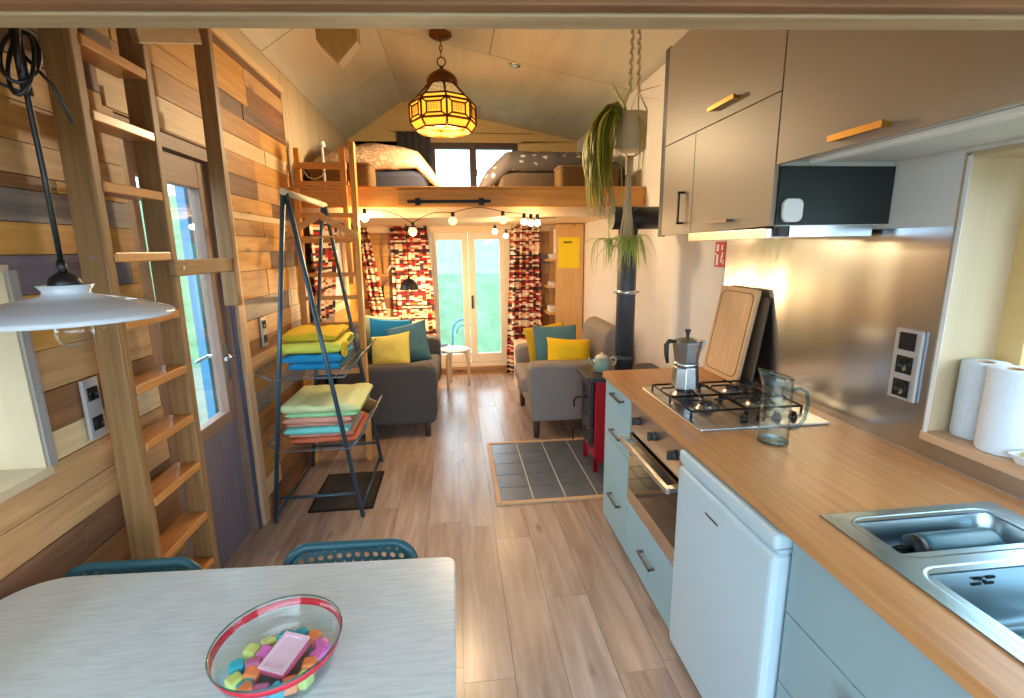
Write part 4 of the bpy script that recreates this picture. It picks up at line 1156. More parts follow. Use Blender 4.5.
cushion('cushion', 'ochre cushion furthest back on the grey armchair showing its corner left of the teal one', M['mustard'], (.85, 4.54, .67), (.42, .42), .12, (-12, -6, 12), group=g, seed=3)
g = 'cushions on the sofa'
cushion('cushion', 'teal cushion standing upright at the right end of the dark sofa', M['tealdark'], (-.50, 4.92, .665), (.44, .42), .16, (-18, -14, -14), group=g, seed=4)
cushion('cushion', 'pale yellow cushion at the front on the dark sofa', M['paleyellow'], (-.64, 4.62, .635), (.42, .38), .16, (-20, -10, -22), group=g, seed=5)
cushion('cushion', 'brighter teal blue cushion behind the pale yellow one on the sofa', M['t_blue'], (-.70, 5.12, .69), (.44, .42), .15, (-12, 4, 4), group=g, seed=6)
cushion('cushion', 'cream green cushion at the back corner of the dark sofa', M['t_palegreen'], (-.83, 5.30, .70), (.40, .42), .13, (-8, 6, 4), group=g, seed=7)

# stool and box table
t = thing('round_stool', 'low round birch stool with a white top before the French doors', 'stool', (-.06, 5.62, 0))
sx, sy = -.045, 5.66
b = MB(); b.lathe([(0, .425), (.165, .425), (.175, .432), (.175, .446), (.168, .452), (0, .452)], (sx, sy, 0), 40); b.build('seat', M['white'], t)
for a in (235, 350, 112):
    ca, sa = math.cos(math.radians(a)), math.sin(math.radians(a))
    b = MB(); b.tube([(sx + .05 * ca, sy + .05 * sa, .412), (sx + .12 * ca, sy + .12 * sa, .405), (sx + .15 * ca, sy + .15 * sa, .375), (sx + .155 * ca, sy + .155 * sa, .30), (sx + .16 * ca, sy + .16 * sa, 0)], [.016, .018, .02, .019, .017], 8); b.build('leg', M['birch'], t)
t = thing('side_cube', 'pale birch box used as a side table between the curtain and the armchair', 'side table', (.83, 5.6, 0))
b = MB(); b.box(.665, .69, 5.45, 5.75, 0, .49, 0, 'z'); b.box(.965, .99, 5.45, 5.75, 0, .49, 0, 'z'); b.build('side_panel', M['birch'], t, bevel=.002)
b = MB(); b.box(.655, 1.0, 5.44, 5.76, .49, .515, 0, 'x'); b.build('top', M['birch'], t, bevel=.003)
b = MB(); b.box(.69, .965, 5.73, 5.75, 0, .49, 0, 'x'); b.box(.69, .965, 5.46, 5.73, .2, .22, 0, 'x'); b.build('shelf', M['birch'], t)

# bookcase and what it holds
t = thing('bookcase', 'tall narrow pine bookcase in the far right corner with open shelves', 'bookcase', (1.36, 5.97, 0))
b = MB(); b.box(1.185, 1.515, 5.76, 5.785, 0, 1.865, 0, 'z'); b.build('side_panel', M['bookcase'], t, bevel=.002)
b = MB(); b.box(1.185, 1.515, 6.155, 6.18, 0, 1.865, 0, 'z'); b.build('side_panel', M['bookcase'], t, bevel=.002)
b = MB(); b.box(1.50, 1.515, 5.785, 6.155, 0, 1.865, 0, 'z'); b.build('back_panel', M['bookcase'], t)
for zz in (.04, .40, .80, 1.12, 1.44, 1.83):
    b = MB(); b.box(1.10 if zz in (.8, 1.12, 1.44) else 1.185, 1.50, 5.786, 6.154, zz, zz + .022, 0, 'y'); b.build('shelf', M['bookcase'], t)
for nm, lab, zz, hh in (('paper_stack', 'small pile of white papers on the top open shelf of the bookcase', 1.462, .06), ('folded_linen', 'white folded linen on the middle shelf of the bookcase', 1.142, .05), ('paper_bundle', 'white bundle on the lower shelf of the bookcase behind the cushions', .822, .07)):
    b = MB()
    for k in range(4): b.box(1.13 + rnd.uniform(0, .02), 1.30, 5.84 + rnd.uniform(0, .03), 6.05, zz + k * hh / 4, zz + (k + 1) * hh / 4 - .002, bev=.003)
    o = b.build(nm, M['paper'], origin=(1.22, 5.95, zz)); tag(o, lab, 'papers')
b = MB(); b.box(1.20, 1.24, 5.84, 6.0, 1.465, 1.76); o = b.build('binder', M['paper'], origin=(1.22, 5.92, 1.462)); 
o.location.z = 1.522; tag(o, 'upright white folder standing on the papers in the bookcase', 'folder')
t = thing('poster', 'bright yellow notice sheet on the side of the pine bookcase', 'poster', (1.33, 5.757, 1.3))
b = MB(); b.box(1.215, 1.465, 5.755, 5.76, 1.36, 1.715); b.build('sheet', M['yellowpaper'], t)
b = MB()
xx = 1.275
for wd in (.02, .026, .014, .024, .018): b.box(xx, xx + wd - .004, 5.7535, 5.755, 1.648, 1.668); xx += wd
b.build('lettering', M['ink'], t)

# ------------------------------------------------------------------ curtains
def curtain(name, label, fl, fr, z0, z1, y, folds, amp, mat, axis='x', rep=1.4, cat='curtain'):
    """fl, fr: left and right edge as functions of t (0 bottom, 1 top)"""
    b = MB()
    def fn(u, v):
        l, r = fl(v), fr(v)
        p = l + (r - l) * u; q = y + amp * math.sin(u * folds * 2 * PI + .6 * math.sin(v * 3)) + amp * .4 * math.sin(u * folds * 5.1 + v * 2)
        z = z0 + (z1 - z0) * v
        return Vector((p, q, z)) if axis == 'x' else Vector((q, p, z))
    b.grid(fn, 90, 40, uvfn=lambda u, v: (u * rep, v * (z1 - z0)))
    mid = (fl(0) + fr(0)) / 2
    o = b.build(name, mat, origin=(mid, y, z0) if axis == 'x' else (y, mid, z0), solid=.003)
    return tag(o, label, cat, 'striped curtains' if mat is M['stripes'] else None)
curtain('curtain', 'red cream and black striped curtain left of the French doors', lambda v: -.78 + .02 * v, lambda v: -.27 - .06 * v ** 2, .5, 1.875, 6.07, 4.5, .028, M['stripes'])
curtain('curtain', 'long striped curtain right of the French doors reaching the floor', lambda v: .60 + .09 * v, lambda v: 1.10 - .06 * v, .02, 1.875, 6.05, 5, .03, M['stripes'])
curtain('curtain', 'striped curtain on the near side of the small left window, seen through the ladder', lambda v: 4.06, lambda v: 4.66 + .42 * v ** 1.5, 1.02, 1.86, -1.135, 4, .022, M['stripes'], 'y')
curtain('curtain', 'striped curtain swept aside in the far left corner behind the sofa', lambda v: -1.03 - .10 * v, lambda v: -.82 - .19 * v, .62, 1.86, 6.03, 3, .022, M['stripes'], 'x', 1.0)
b = MB(); b.cyl((-1.125, 4.0, 1.865), (-1.125, 5.98, 1.865), .007); o = b.build('curtain_rod', M['black'], origin=(-1.125, 5.1, 1.865)); tag(o, 'thin curtain rod over the small left window', 'curtain rod')
curtain('loft_curtain', 'charcoal curtain drawn aside at the left of the loft window', lambda v: -.62 + .0 * v, lambda v: -.22 - .02 * v, 2.10, 2.93, 6.11, 5, .02, M['greycurtain'])
b = MB(); b.cyl((-.70, 6.11, 2.935), (.95, 6.11, 2.92), .004); o = b.build('curtain_wire', M['alu'], origin=(.1, 6.11, 2.93)); tag(o, 'thin wire stretched above the loft window', 'wire')

# ------------------------------------------------------------------ string lights, dome lamp, bracket
t = thing('string_lights', 'black cord of round clear bulbs strung under the loft edge', 'string lights', (0, 4.1, 1.85))
bul = [(-.660, 3.86, 1.836, .030, 1), (-.312, 3.86, 1.735, .033, 0), (-.007, 3.86, 1.809, .034, 0), (.376, 3.86, 1.814, .034, 0), (.54, 3.86, 1.798, .025, 1), (.594, 3.86, 1.79, .025, 1), (.645, 3.86, 1.789, .025, 1), (.405, 5.0, 1.765, .028, 1), (.514, 5.0, 1.721, .024, 1)]
nodes = [(-.665, 3.885, 1.912)] + [(x, y, z + .06) for x, y, z, r, l in bul[:7]] + [(.9, 4.4, 1.86)] + [(x, y, z + .05) for x, y, z, r, l in reversed(bul[7:])]
cp = []
for a, c in zip(nodes, nodes[1:]):
    a, c = Vector(a), Vector(c)
    for k in range(8):
        u = k / 8; p = a.lerp(c, u); p.z += .035 * (math.sin(PI * u) if (a - c).length > .2 else 0); cp.append(p)
cp.append(Vector(nodes[-1]))
b = MB(); b.tube(cp, .003, 6); b.build('cord', M['blackplastic'], t)
for x, y, z, r, l in bul:
    b = MB(); b.lathe([(0, .066), (.012, .066), (.015, .05), (.014, .022), (0, .022)], (x, y, z), 14); b.build('bulb_holder', M['blackplastic'], t)
    b = MB(); b.lathe([(0, -r), (r * .5, -r * .87), (r * .87, -r * .5), (r, 0), (r * .87, r * .5), (r * .5, r * .87), (.01, .026)], (x, y, z), 20); b.build('bulb', M['bulbon'] if l else M['bulbglow'], t, label=None if l else 'dim round bulb')
t = thing('dome_lamp', 'small black dome pendant lamp glowing in front of the left curtain', 'lamp', (-.52, 5.55, 1.16))
b = MB(); b.lathe([(.105, 0), (.10, .04), (.08, .085), (.045, .115), (.015, .125), (.015, .15), (0, .15), (0, .12), (.04, .11), (.074, .08), (.095, .038), (.101, 0), (.105, 0)], (-.52, 5.55, 1.16), 32); b.build('shade', M['pendantblack'], t)
b = MB(); b.cyl((-.52, 5.55, 1.3), (-.52, 5.55, 1.873), .005); b.build('cord', M['blackplastic'], t)
b = MB(); b.ball((-.52, 5.55, 1.185), .035); b.build('bulb', M['bulbon'], t)
t = thing('wall_bracket', 'white folding arm fixed to the boards left of the dome lamp', 'bracket', (-.78, 6.15, 1.3))
b = MB(); b.tube([(-.86, 6.15, 1.30), (-.76, 5.98, 1.42), (-.58, 5.75, 1.385)], .010, 8); b.build('arm', M['white'], t)
b = MB(); b.cyl((-.90, 6.17, 1.02), (-.90, 6.17, 1.16), .014); b.tube([(-.90, 6.17, 1.16), (-.86, 6.16, 1.22), (-.80, 6.14, 1.25)], .004); b.build('mount', M['black'], t)

t = thing('ladder_rail', 'black metal rail with two brackets bolted to the loft beam', 'rail', (-.03, 3.88, 1.95))
b = MB(); b.box(-.34, .285, 3.845, 3.855, 1.940, 1.962); b.build('bar', M['black'], t)
for xx in (-.265, .215):
    b = MB(); b.box(xx - .02, xx + .02, 3.855, 3.8915, 1.925, 1.977, bev=.004); b.cyl((xx, 3.846, 1.951), (xx, 3.838, 1.951), .012, n=12); b.build('bracket', M['black'], t)

# ------------------------------------------------------------------ loft ladder, guard rail
t = thing('loft_ladder', 'narrow pine ladder leading up to the far sleeping loft', 'ladder', (-.9, 3.6, 0))
lean = math.degrees(math.atan2(.18, 2.0))
mt = T(0, 3.66, 0) @ R('X', -lean)
for x0 in (-1.145, -.738):
    b = MB(); b.box(x0, x0 + .04, -.03, .03, 0.003, 2.38 if x0 > -1 else 2.05, 0, 'z', mtx=mt); b.build('stile', M['loft_pine'], t, bevel=.005)
for zz in (.22, .44, .70, 1.06, 1.26, 1.43, 1.68, 1.86):
    b = MB(); b.box(-1.105, -.738, -.022, .022, zz - .016, zz + .016, 0, 'x', mtx=mt); b.build('rung', M['loft_pine'], t, bevel=.004)
t = thing('guard_rail', 'pine guard rail on the left edge of the loft with a long grab pole', 'rail', (-.95, 3.93, 2.066))
b = MB(); b.box(-1.15, -1.11, 3.93, 3.97, 2.067, 2.34, 0, 'z'); b.build('post', M['loft_pine'], t, bevel=.004)
b = MB(); b.box(-.815, -.775, 3.862, 3.90, 1.35, 2.34, 0, 'z'); b.build('grab_pole', M['loft_pine'], t, bevel=.006)
b = MB(); b.box(-1.15, -.775, 3.905, 3.93, 2.19, 2.235, 0, 'x'); b.build('top_rail', M['loft_pine'], t, bevel=.003)
b = MB(); b.box(-1.15, -.76, 3.875, 3.895, 2.068, 2.10, 0, 'x'); b.build('lower_rail', M['loft_pine'], t, bevel=.003)
b = MB()
b.tube([(-1.09, 3.92, 2.19), (-1.05, 3.9, 2.13), (-1.0, 3.9, 2.115), (-.95, 3.9, 2.14), (-.92, 3.92, 2.19)], .004, 6); b.build('rope', M['rope'], t)

# ------------------------------------------------------------------ loft beds
def slab(name, label, x0, x1, y0, y1, z0, z1, mat, cat):
    b = MB(); b.box(x0, x1, y0, y1, z0, z1, bev=.05)
    o = b.build(name, mat, origin=((x0 + x1) / 2, (y0 + y1) / 2, z0)); return tag(o, label, cat)
slab('mattress', 'navy covered mattress on the left side of the loft', -1.17, -.20, 4.28, 6.10, 2.067, 2.245, M['navy'], 'mattress')
slab('mattress', 'brown covered mattress on the right side of the loft', .38, 1.50, 4.30, 6.10, 2.067, 2.235, M['brownsheet'], 'mattress')
def duvet(name, label, fx, x0, x1, y0, y1, zfun, mat):
    b = MB()
    def top(u, v):
        x = x0 + (x1 - x0) * u; y = y0 + (y1 - y0) * v
        return Vector((x, y, zfun(u, v) + .018 * mnoise.noise(Vector((x * 5, y * 5, 3))) + .008 * mnoise.noise(Vector((x * 14, y * 14, 8)))))
    b.grid(top, 50, 40)
    o = b.build(name, mat, origin=((x0 + x1) / 2, (y0 + y1) / 2, 2.245), solid=.03, smooth=True, soff=-1); return tag(o, label, 'duvet')
def hump(u, v):
    e = (1 - abs(2 * u - 1) ** 3) * (1 - abs(2 * v - 1) ** 4)
    z = 2.258 + .26 * max(0, e) ** .5 * (1 - .35 * abs(u - .45))
    if u > .82: z -= (u - .82) * .85
    return z
duvet('duvet', 'cream patterned duvet heaped on the navy mattress', None, -1.16, -.10, 4.26, 5.9, hump, M['duvetcream'])
def hump2(u, v):
    e = (1 - abs(2 * u - 1) ** 4) * (1 - abs(2 * v - 1) ** 4)
    z = 2.25 + .21 * max(0, e) ** .4
    if u < .2: z -= (.2 - u) * .95
    return z
duvet('duvet', 'grey duvet with pale seed pattern on the brown mattress', None, .22, 1.51, 4.30, 6.0, hump2, M['duvetgrey'])
def basket(label, x0, x1, y0, y1, z0, z1):
    t = thing('wicker_basket', label, 'basket', ((x0 + x1) / 2, (y0 + y1) / 2, z0), group='wicker baskets on the loft edge')
    b = MB()
    nr = 12
    for k in range(nr):
        z = z0 + .008 + (z1 - z0 - .012) * k / (nr - 1); q = rounded(x0, x1, y0, y1, .03, 4)
        b.tube([(p[0], p[1], z) for p in q], .0095, 6, closed=True)
    b.build('woven_side', M['wicker'], t)
    b = MB(); b.prism(rounded(x0 + .008, x1 - .008, y0 + .008, y1 - .008, .025, 4), 'z', z0 + .002, z1 - .03); b.build('lining', M['wicker'], t)
    b = MB(); b.tube([(p[0], p[1], z1) for p in rounded(x0 - .004, x1 + .004, y0 - .004, y1 + .004, .03, 4)], .012, 8, closed=True); b.build('rim', M['wicker'], t)
basket('rectangular wicker basket at the left of the loft edge beside the ladder', -1.07, -.62, 4.03, 4.24, 2.067, 2.245)
basket('rectangular wicker basket at the right of the loft edge behind the plant', .86, 1.34, 4.03, 4.24, 2.067, 2.23)
t = thing('reading_lamp', 'slim white reading lamp at the left end of the loft', 'lamp', (-.955, 3.99, 2.067))
b = MB(); b.cyl((-.955, 3.99, 2.067), (-.955, 3.99, 2.36), .009); b.build('stem', M['white'], t)
b = MB(); b.lathe([(0, .04), (.02, .035), (.026, 0), (.0, 0)], (-.955, 3.99, 2.36), 20); b.build('lamp_head', M['white'], t)
b = MB(); b.lathe([(0, 0), (.03, 0), (.03, .006), (0, .006)], (-.955, 3.99, 2.067), 20); b.build('base', M['white'], t)
# recessed spotlight
t = thing('recessed_spotlight', 'small chrome recessed spotlight in the sloping plywood ceiling', 'spotlight', (.541, 4.327, 3.064))
b = MB(); b.lathe([(.022, 0), (.045, -.002), (.048, .006), (.045, .012)], n=28); b.xf(T(.541, 4.327, 3.056) @ R('Y', 11.3)); b.build('ring', M['alu'], t)
b = MB(); b.lathe([(0, .002), (.024, .002)], n=24); b.xf(T(.541, 4.327, 3.056) @ R('Y', 11.3)); b.build('lens', M['white'], t)

# ------------------------------------------------------------------ lantern
LX, LY = -.05, 4.06
t = thing('moroccan_lantern', 'faceted bronze lantern with amber glass hanging from the ceiling', 'lantern', (LX, LY, 3.17))
zc = 3.165
b = MB(); b.lathe([(.085, .012), (.085, -.01), (.05, -.03), (.015, -.04), (0, -.04)], (LX, LY, zc), 24); b.build('ceiling_rose', M['lampmetal'], t)
b = MB()
for k in range(3):
    z = zc - .055 - k * .038
    ax = k % 2
    b.tube([(LX + (.010 * math.cos(a) if ax else 0), LY + (0 if ax else .010 * math.cos(a)), z + .022 * math.sin(a)) for a in [2 * PI * i / 14 for i in range(14)]], .0035, 6, closed=True)
b.tube([(LX + .03 * math.cos(a), LY, zc - .185 + .032 * math.sin(a)) for a in [2 * PI * i / 20 for i in range(20)]], .005, 6, closed=True)
b.build('chain', M['lampmetal'], t)
b = MB(); b.lathe([(0, 2.955), (.010, 2.945), (.018, 2.93), (.06, 2.91), (.10, 2.88), (.118, 2.85), (.116, 2.82), (.108, 2.813), (0, 2.813)], (LX, LY, 0), 24); b.build('crown', M['lampmetal'], t)
n8 = 8; ph = .12
P = [(.110, 2.815), (.205, 2.715), (.252, 2.675), (.252, 2.545), (.212, 2.492), (.165, 2.46)]
def ring(r, z): return [Vector((LX + r * math.cos(ph + 2 * PI * i / n8), LY + r * math.sin(ph + 2 * PI * i / n8), z)) for i in range(n8)]
rs = [ring(*p) for p in P[:5]]
frame, glass_, mesh_ = MB(), MB(), MB()
for i in range(n8):
    j = (i + 1) % n8
    for ra in rs: frame.cyl(ra[i], ra[j], .0085, n=6)
    for ra, rb in zip(rs, rs[1:]): frame.cyl(ra[i], rb[i], .0085, n=6)
    def quad(mb, a, b_, c_, d_, ins, mi=0):
        cen = (a + b_ + c_ + d_) / 4
        vs = [mb.bm.verts.new(p.lerp(cen, ins)) for p in (a, b_, c_, d_)]
        ff = mb.bm.faces.new(vs); ff.material_index = mi
    for k in range(4):
        a, b_, c_, d_ = rs[k][i], rs[k][j], rs[k + 1][j], rs[k + 1][i]
        if k == 0: quad(mesh_, a, b_, c_, d_, .04)
        else: quad(glass_, a, b_, c_, d_, .02, 0)
        if k == 2:      # pierced centre panel with frame bars
            cen = (a + b_ + c_ + d_) / 4
            q = [p.lerp(cen, .42) + (cen - Vector((LX, LY, cen.z))).normalized() * .003 for p in (a, b_, c_, d_)]
            for e in range(4): frame.cyl(q[e], q[(e + 1) % 4], .0065, n=6)
            for e, p in enumerate((a, b_, c_, d_)): frame.cyl(q[e], p, .006, n=6)
            for s in range(1, 5):
                frame.cyl(q[0].lerp(q[1], s / 6), q[3].lerp(q[2], s / 6), .0016, n=4)
                frame.cyl(q[0].lerp(q[3], s / 6), q[1].lerp(q[2], s / 6), .0016, n=4)
        if k == 0:
            for s in range(1, 8):
                frame.cyl(a.lerp(b_, s / 8), d_.lerp(c_, s / 8), .0018, n=4); frame.cyl(a.lerp(d_, s / 8), b_.lerp(c_, s / 8), .0018, n=4)
M['lantern_glass'] = glassy('amber_pane', (255, 214, 120), .8)
fr_ = frame.build('frame', M['lampmetal'], t)
glass_.build('glass_panel', M['lampglass'], t)
mesh_.build('pierced_panel', M['lampinner'], t)
b = MB(); b.ball((LX, LY, 2.63), .045); b.build('bulb', M['bulbon'], t)
b = MB(); b.cyl((LX, LY, 2.67), (LX, LY, 2.815), .016); b.build('bulb_holder', M['lampmetal'], t)

# ------------------------------------------------------------------ hanging spider plant
PX, PY, PB, PT = 1.072, 3.02, 2.165, 2.372
t = thing('hanging_planter', 'cream cylindrical pot in a macrame hanger between loft and kitchen cabinet', 'planter', (PX, PY, PB))
b = MB(); b.lathe([(0, PB), (.088, PB), (.092, PB + .006), (.094, PT), (.087, PT), (.085, PB + .02), (0, PB + .02)], (PX, PY, 0), 36); b.build('pot', M['pot'], t)
b = MB(); b.lathe([(0, PT - .03), (.085, PT - .03)], (PX, PY, 0), 24); b.build('soil', M['soil'], t)
b = MB()
CZ = 2.945
for sx in (-.022, .03):
    pts = []; rr = []
    for k in range(46):
        u = k / 45; z = 2.50 + (CZ - 2.50) * u
        pts.append((PX + .01 + sx * (1 - .3 * u) + .006 * math.sin(k * 1.15), PY + .006 * math.cos(k * 1.15), z)); rr.append(.009 + .004 * math.sin(k * 1.15 * 2))
    b.tube(pts, rr, 8)
for k in range(4):
    a = PI / 4 + k * PI / 2
    top = (PX + .01 + (-.022 if math.cos(a) < 0 else .03), PY, 2.50)
    ex, ey = .1 * math.cos(a), .1 * math.sin(a)
    b.tube([top, (PX + ex, PY + ey, PT + .005), (PX + ex * 1.0, PY + ey, PB + .09), (PX + ex * .9, PY + ey * .9, PB - .005), (PX, PY, PB - .05)], .0045, 6)
    a2 = a + PI / 2
    b.tube([(PX + .098 * math.cos(a), PY + .098 * math.sin(a), PB + .09), (PX + .098 * math.cos(a + PI / 4), PY + .098 * math.sin(a + PI / 4), PB + .012), (PX + .098 * math.cos(a2), PY + .098 * math.sin(a2), PB + .09)], .004, 6)
b.lathe([(.024, 0), (.024, -.1), (.020, -.11)], (PX, PY, PB - .03), 12, capb=True, capt=True)
for k in range(40):
    a = rnd.uniform(0, 2 * PI); r0 = rnd.uniform(0, .018); r1 = r0 + rnd.uniform(.004, .014)
    b.tube([(PX + r0 * math.cos(a), PY + r0 * math.sin(a), PB - .13), (PX + r1 * .8 * math.cos(a), PY + r1 * .8 * math.sin(a), PB - .33), (PX + r1 * 1.7 * math.cos(a), PY + r1 * 1.7 * math.sin(a), PB - .50 - rnd.uniform(0, .03))], .003, 5)
b.build('macrame_hanger', M['rope'], t)
t = thing('spider_plant', 'spider plant with long trailing leaves growing from the hanging pot', 'plant', (PX, PY, PT - .03))
def leaf(b, pts, wd, mi=0):
    pts = [Vector(p) for p in pts]
    # Catmull-like sampling
    res = []
    n = len(pts) - 1
    for s in range(n):
        p0, p1, p2, p3 = pts[max(s - 1, 0)], pts[s], pts[s + 1], pts[min(s + 2, n)]
        for k in range(5):
            u = k / 5
            res.append(.5 * ((2 * p1) + (p2 - p0) * u + (2 * p0 - 5 * p1 + 4 * p2 - p3) * u * u + (3 * p1 - p0 - 3 * p2 + p3) * u ** 3))
    res.append(pts[-1])
    L_, C2, R_ = [], [], []
    side0 = None
    off = (rnd.uniform(0, 9), rnd.uniform(0, 9))
    for i, p in enumerate(res):
        tg = (res[min(i + 1, len(res) - 1)] - res[max(i - 1, 0)]).normalized()
        if side0 is None:
            side0 = tg.cross(Vector((rnd.uniform(-.3, .3), rnd.uniform(-.3, .3), 1)))
            if side0.length < .1: side0 = tg.orthogonal()
            side0.normalize()
        sd = (side0 - tg * side0.dot(tg)).normalized(); side0 = sd
        nm = sd.cross(tg)
        u = i / (len(res) - 1); w_ = wd * (.55 + .9 * u if u < .5 else 1.0) * (1 - u) ** .55 if u > .05 else wd * .6
        L_.append(b.bm.verts.new(p + sd * w_ + nm * w_ * .35)); C2.append(b.bm.verts.new(p)); R_.append(b.bm.verts.new(p - sd * w_ + nm * w_ * .35))
    for i in range(len(res) - 1):
        for A_, B_, k in ((L_, C2, 0), (C2, R_, 1)):
            f = b.bm.faces.new((A_[i], B_[i], B_[i + 1], A_[i + 1])); f.smooth = True; f.material_index = mi
            for l, (uu, vv) in zip(f.loops, ((i, k), (i, k + 1), (i + 1, k + 1), (i + 1, k))):
                l[b.uv].uv = (off[0] + uu * .02, off[1] + vv * .35)
b = MB(); c0 = Vector((PX - .02, PY - .01, PT - .025))
for k in range(150):                    # the trailing curtain of leaves on the left
    a = math.radians(rnd.uniform(140, 225)); r = rnd.uniform(.10, .21); dz = rnd.uniform(.30, .60)
    d_ = Vector((math.cos(a), math.sin(a) * .55, 0))
    st = c0 + Vector((rnd.uniform(-.055, -.01), rnd.uniform(-.04, .05), 0))
    leaf(b, [st, st + d_ * r * .45 + Vector((0, 0, rnd.uniform(.02, .07))), st + d_ * r * .95 + Vector((0, 0, -.06)), st + d_ * r * 1.1 + Vector((rnd.uniform(-.02, .02), 0, -dz * .6)), st + d_ * r * rnd.uniform(.85, 1.15) + Vector((rnd.uniform(-.03, .03), 0, -dz))], rnd.uniform(.009, .017))
for k in range(6):
    a = math.radians(rnd.uniform(280, 330)); dz = rnd.uniform(.35, .5); d_ = Vector((math.cos(a), math.sin(a), 0))
    leaf(b, [c0, c0 + d_ * .06 + Vector((0, 0, .03)), c0 + d_ * .11 + Vector((0, 0, -.1)), c0 + d_ * .10 + Vector((0, 0, -dz))], .006)
for (dx, dy, dz, dx2, dz2) in ((-.14, 0, .16, -.25, .16), (-.09, .02, .15, -.20, .26), (-.06, .0, .12, -.11, .21), (.06, -.02, .14, .20, .18), (.08, 0, .11, .22, .10), (-.02, .03, .12, -.05, .20)):
    leaf(b, [c0, c0 + Vector((dx * .5, dy, dz * .7)), c0 + Vector((dx, dy, dz)), c0 + Vector((dx2, dy, dz2))], .006)
b.build('trailing_leaves', M['leaf'], t)
b = MB()
for k in range(16):
    x = PX - .20 + rnd.uniform(0, .12); y = PY - .04 + rnd.uniform(-.04, .04); z = 1.90 + rnd.uniform(-.03, .05)
    b.tube([(x, y, z), (x + rnd.uniform(-.01, .01), y, z - .05), (x + rnd.uniform(-.025, .025), y, z - .11)], .0028, 5)
b.build('dry_roots', M['root'], t)
b = MB(); pc = Vector((PX + .005, PY - .05, 1.575))
for k in range(46):
    a = rnd.uniform(0, 2 * PI); r = rnd.uniform(.06, .24); d_ = Vector((math.cos(a), .55 * math.sin(a), 0)); up = rnd.uniform(.02, .09)
    if d_.x > .3: r *= .75
    leaf(b, [pc, pc + d_ * r * .35 + Vector((0, 0, up)), pc + d_ * r * .75 + Vector((0, 0, up * .8)), pc + d_ * r * 1.1 + Vector((0, 0, up * .3 - rnd.uniform(.01, .16)))], rnd.uniform(.006, .010))
pc2 = Vector((PX - .12, PY - .02, 1.60))
for k in range(26):
    a = rnd.uniform(PI * .4, PI * 1.9); r = rnd.uniform(.06, .20); d_ = Vector((math.cos(a), .5 * math.sin(a), 0))
    leaf(b, [pc2, pc2 + d_ * r * .4 + Vector((0, 0, .05)), pc2 + d_ * r + Vector((0, 0, .02)), pc2 + d_ * r * 1.25 + Vector((0, 0, -rnd.uniform(.03, .20)))], rnd.uniform(.006, .009))
b.build('plantlet', M['leafy'], t)
b = MB(); b.tube([tuple(c0), tuple(c0 + Vector((-.06, -.10, .05))), (PX - .10, PY - .13, 2.1), (PX - .07, PY - .12, 1.8), tuple(pc)], .0025, 6); b.tube([(PX - .10, PY - .12, 1.9), (PX - .14, PY - .06, 1.75), tuple(pc2)], .0025, 6); b.build('runner_stem', M['leafy'], t)

# ------------------------------------------------------------------ clothes rack with towels
t = thing('clothes_rack', 'dark steel A frame clothes rack with wooden top bar and two wire shelves', 'rack', (-.88, 3.2, 0))
AX, AZ = -.885, 1.90
for yy in (2.81, 3.60):
    b = MB()
    for xf in (-1.135, -.62):
        b.tube([(AX + (.008 if xf > AX else -.008), yy, AZ), (xf, yy, .0)], .0135, 8)
    b.tube([(-1.12, yy, .155), (-.657, yy, .155)], .010, 8)
    b.build('end_frame', M['dark_frame'], t)
b = MB(); b.cyl((AX, 2.78, AZ + .008), (AX, 3.63, AZ + .008), .018, n=20); b.build('top_bar', M['birch'], t, label='pale wooden top bar')
for xf in (-1.125, -.63):
    b = MB(); b.tube([(xf, 2.81, .04), (xf, 3.60, .04)], .010, 8); b.build('floor_rail', M['dark_frame'], t)
for zs, xa, xb in ((.885, -1.14, -.60), (.45, -1.12, -.585)):
    b = MB()
    xm = -1.02; xn = -.68
    b.tube([(xa, 2.80, zs + .05), (xm - .05, 2.80, zs), (xn + .02, 2.80, zs), (xb, 2.80, zs + .08)], .004, 6)
    b.tube([(xa, 3.60, zs + .05), (xm - .05, 3.60, zs), (xn + .02, 3.60, zs), (xb, 3.60, zs + .08)], .004, 6)
    b.tube([(xb, 2.80, zs + .08), (xb, 3.60, zs + .08)], .004, 6); b.tube([(xa, 2.80, zs + .05), (xa, 3.60, zs + .05)], .004, 6)
    for k in range(14):
        y = 2.80 + .8 * (k + .5) / 14
        b.tube([(xa, y, zs + .05), (xm - .05, y, zs), (xn + .02, y, zs), (xb, y, zs + .08)], .0022, 5)
    for xk in (-1.0, -.86, -.72): b.tube([(xk, 2.80, zs - .002), (xk, 3.60, zs - .002)], .003, 5)
    b.build('wire_shelf', M['wire'], t)
t = thing('clothes_hanger', 'wooden clothes hanger on the top bar of the rack', 'hanger', (AX, 3.45, 1.6))
b = MB(); hy = 3.45
def hp(s): return [(AX + .015, 0), (AX + s * .20, 0)]
for s in (-1, 1):
    b.prism([(AX, 1.855), (AX, 1.805), (AX + s * .225, 1.675), (AX + s * .245, 1.685), (AX + s * .235, 1.715)], 'y', hy - .009, hy + .009, 0, 'x')
b.xf(T(AX, hy, 0) @ R('Z', 4) @ T(-AX, -hy, 0)); b.build('shoulder_bar', M['hanger'], t, bevel=.003)
b = MB(); b.cyl((AX - .21, hy, 1.69), (AX + .21, hy, 1.69), .006, n=10); b.xf(T(AX, hy, 0) @ R('Z', 4) @ T(-AX, -hy, 0)); b.build('trouser_bar', M['hanger'], t)
b = MB(); b.tube([(AX, hy, 1.835), (AX, hy, 1.865), (AX + .024, hy, 1.885)] + [(AX + .026 * math.cos(a), hy, AZ + .008 + .026 * math.sin(a)) for a in [-.3 + k * .42 for k in range(9)]], .0022, 6); b.build('hook', M['alu'], t)
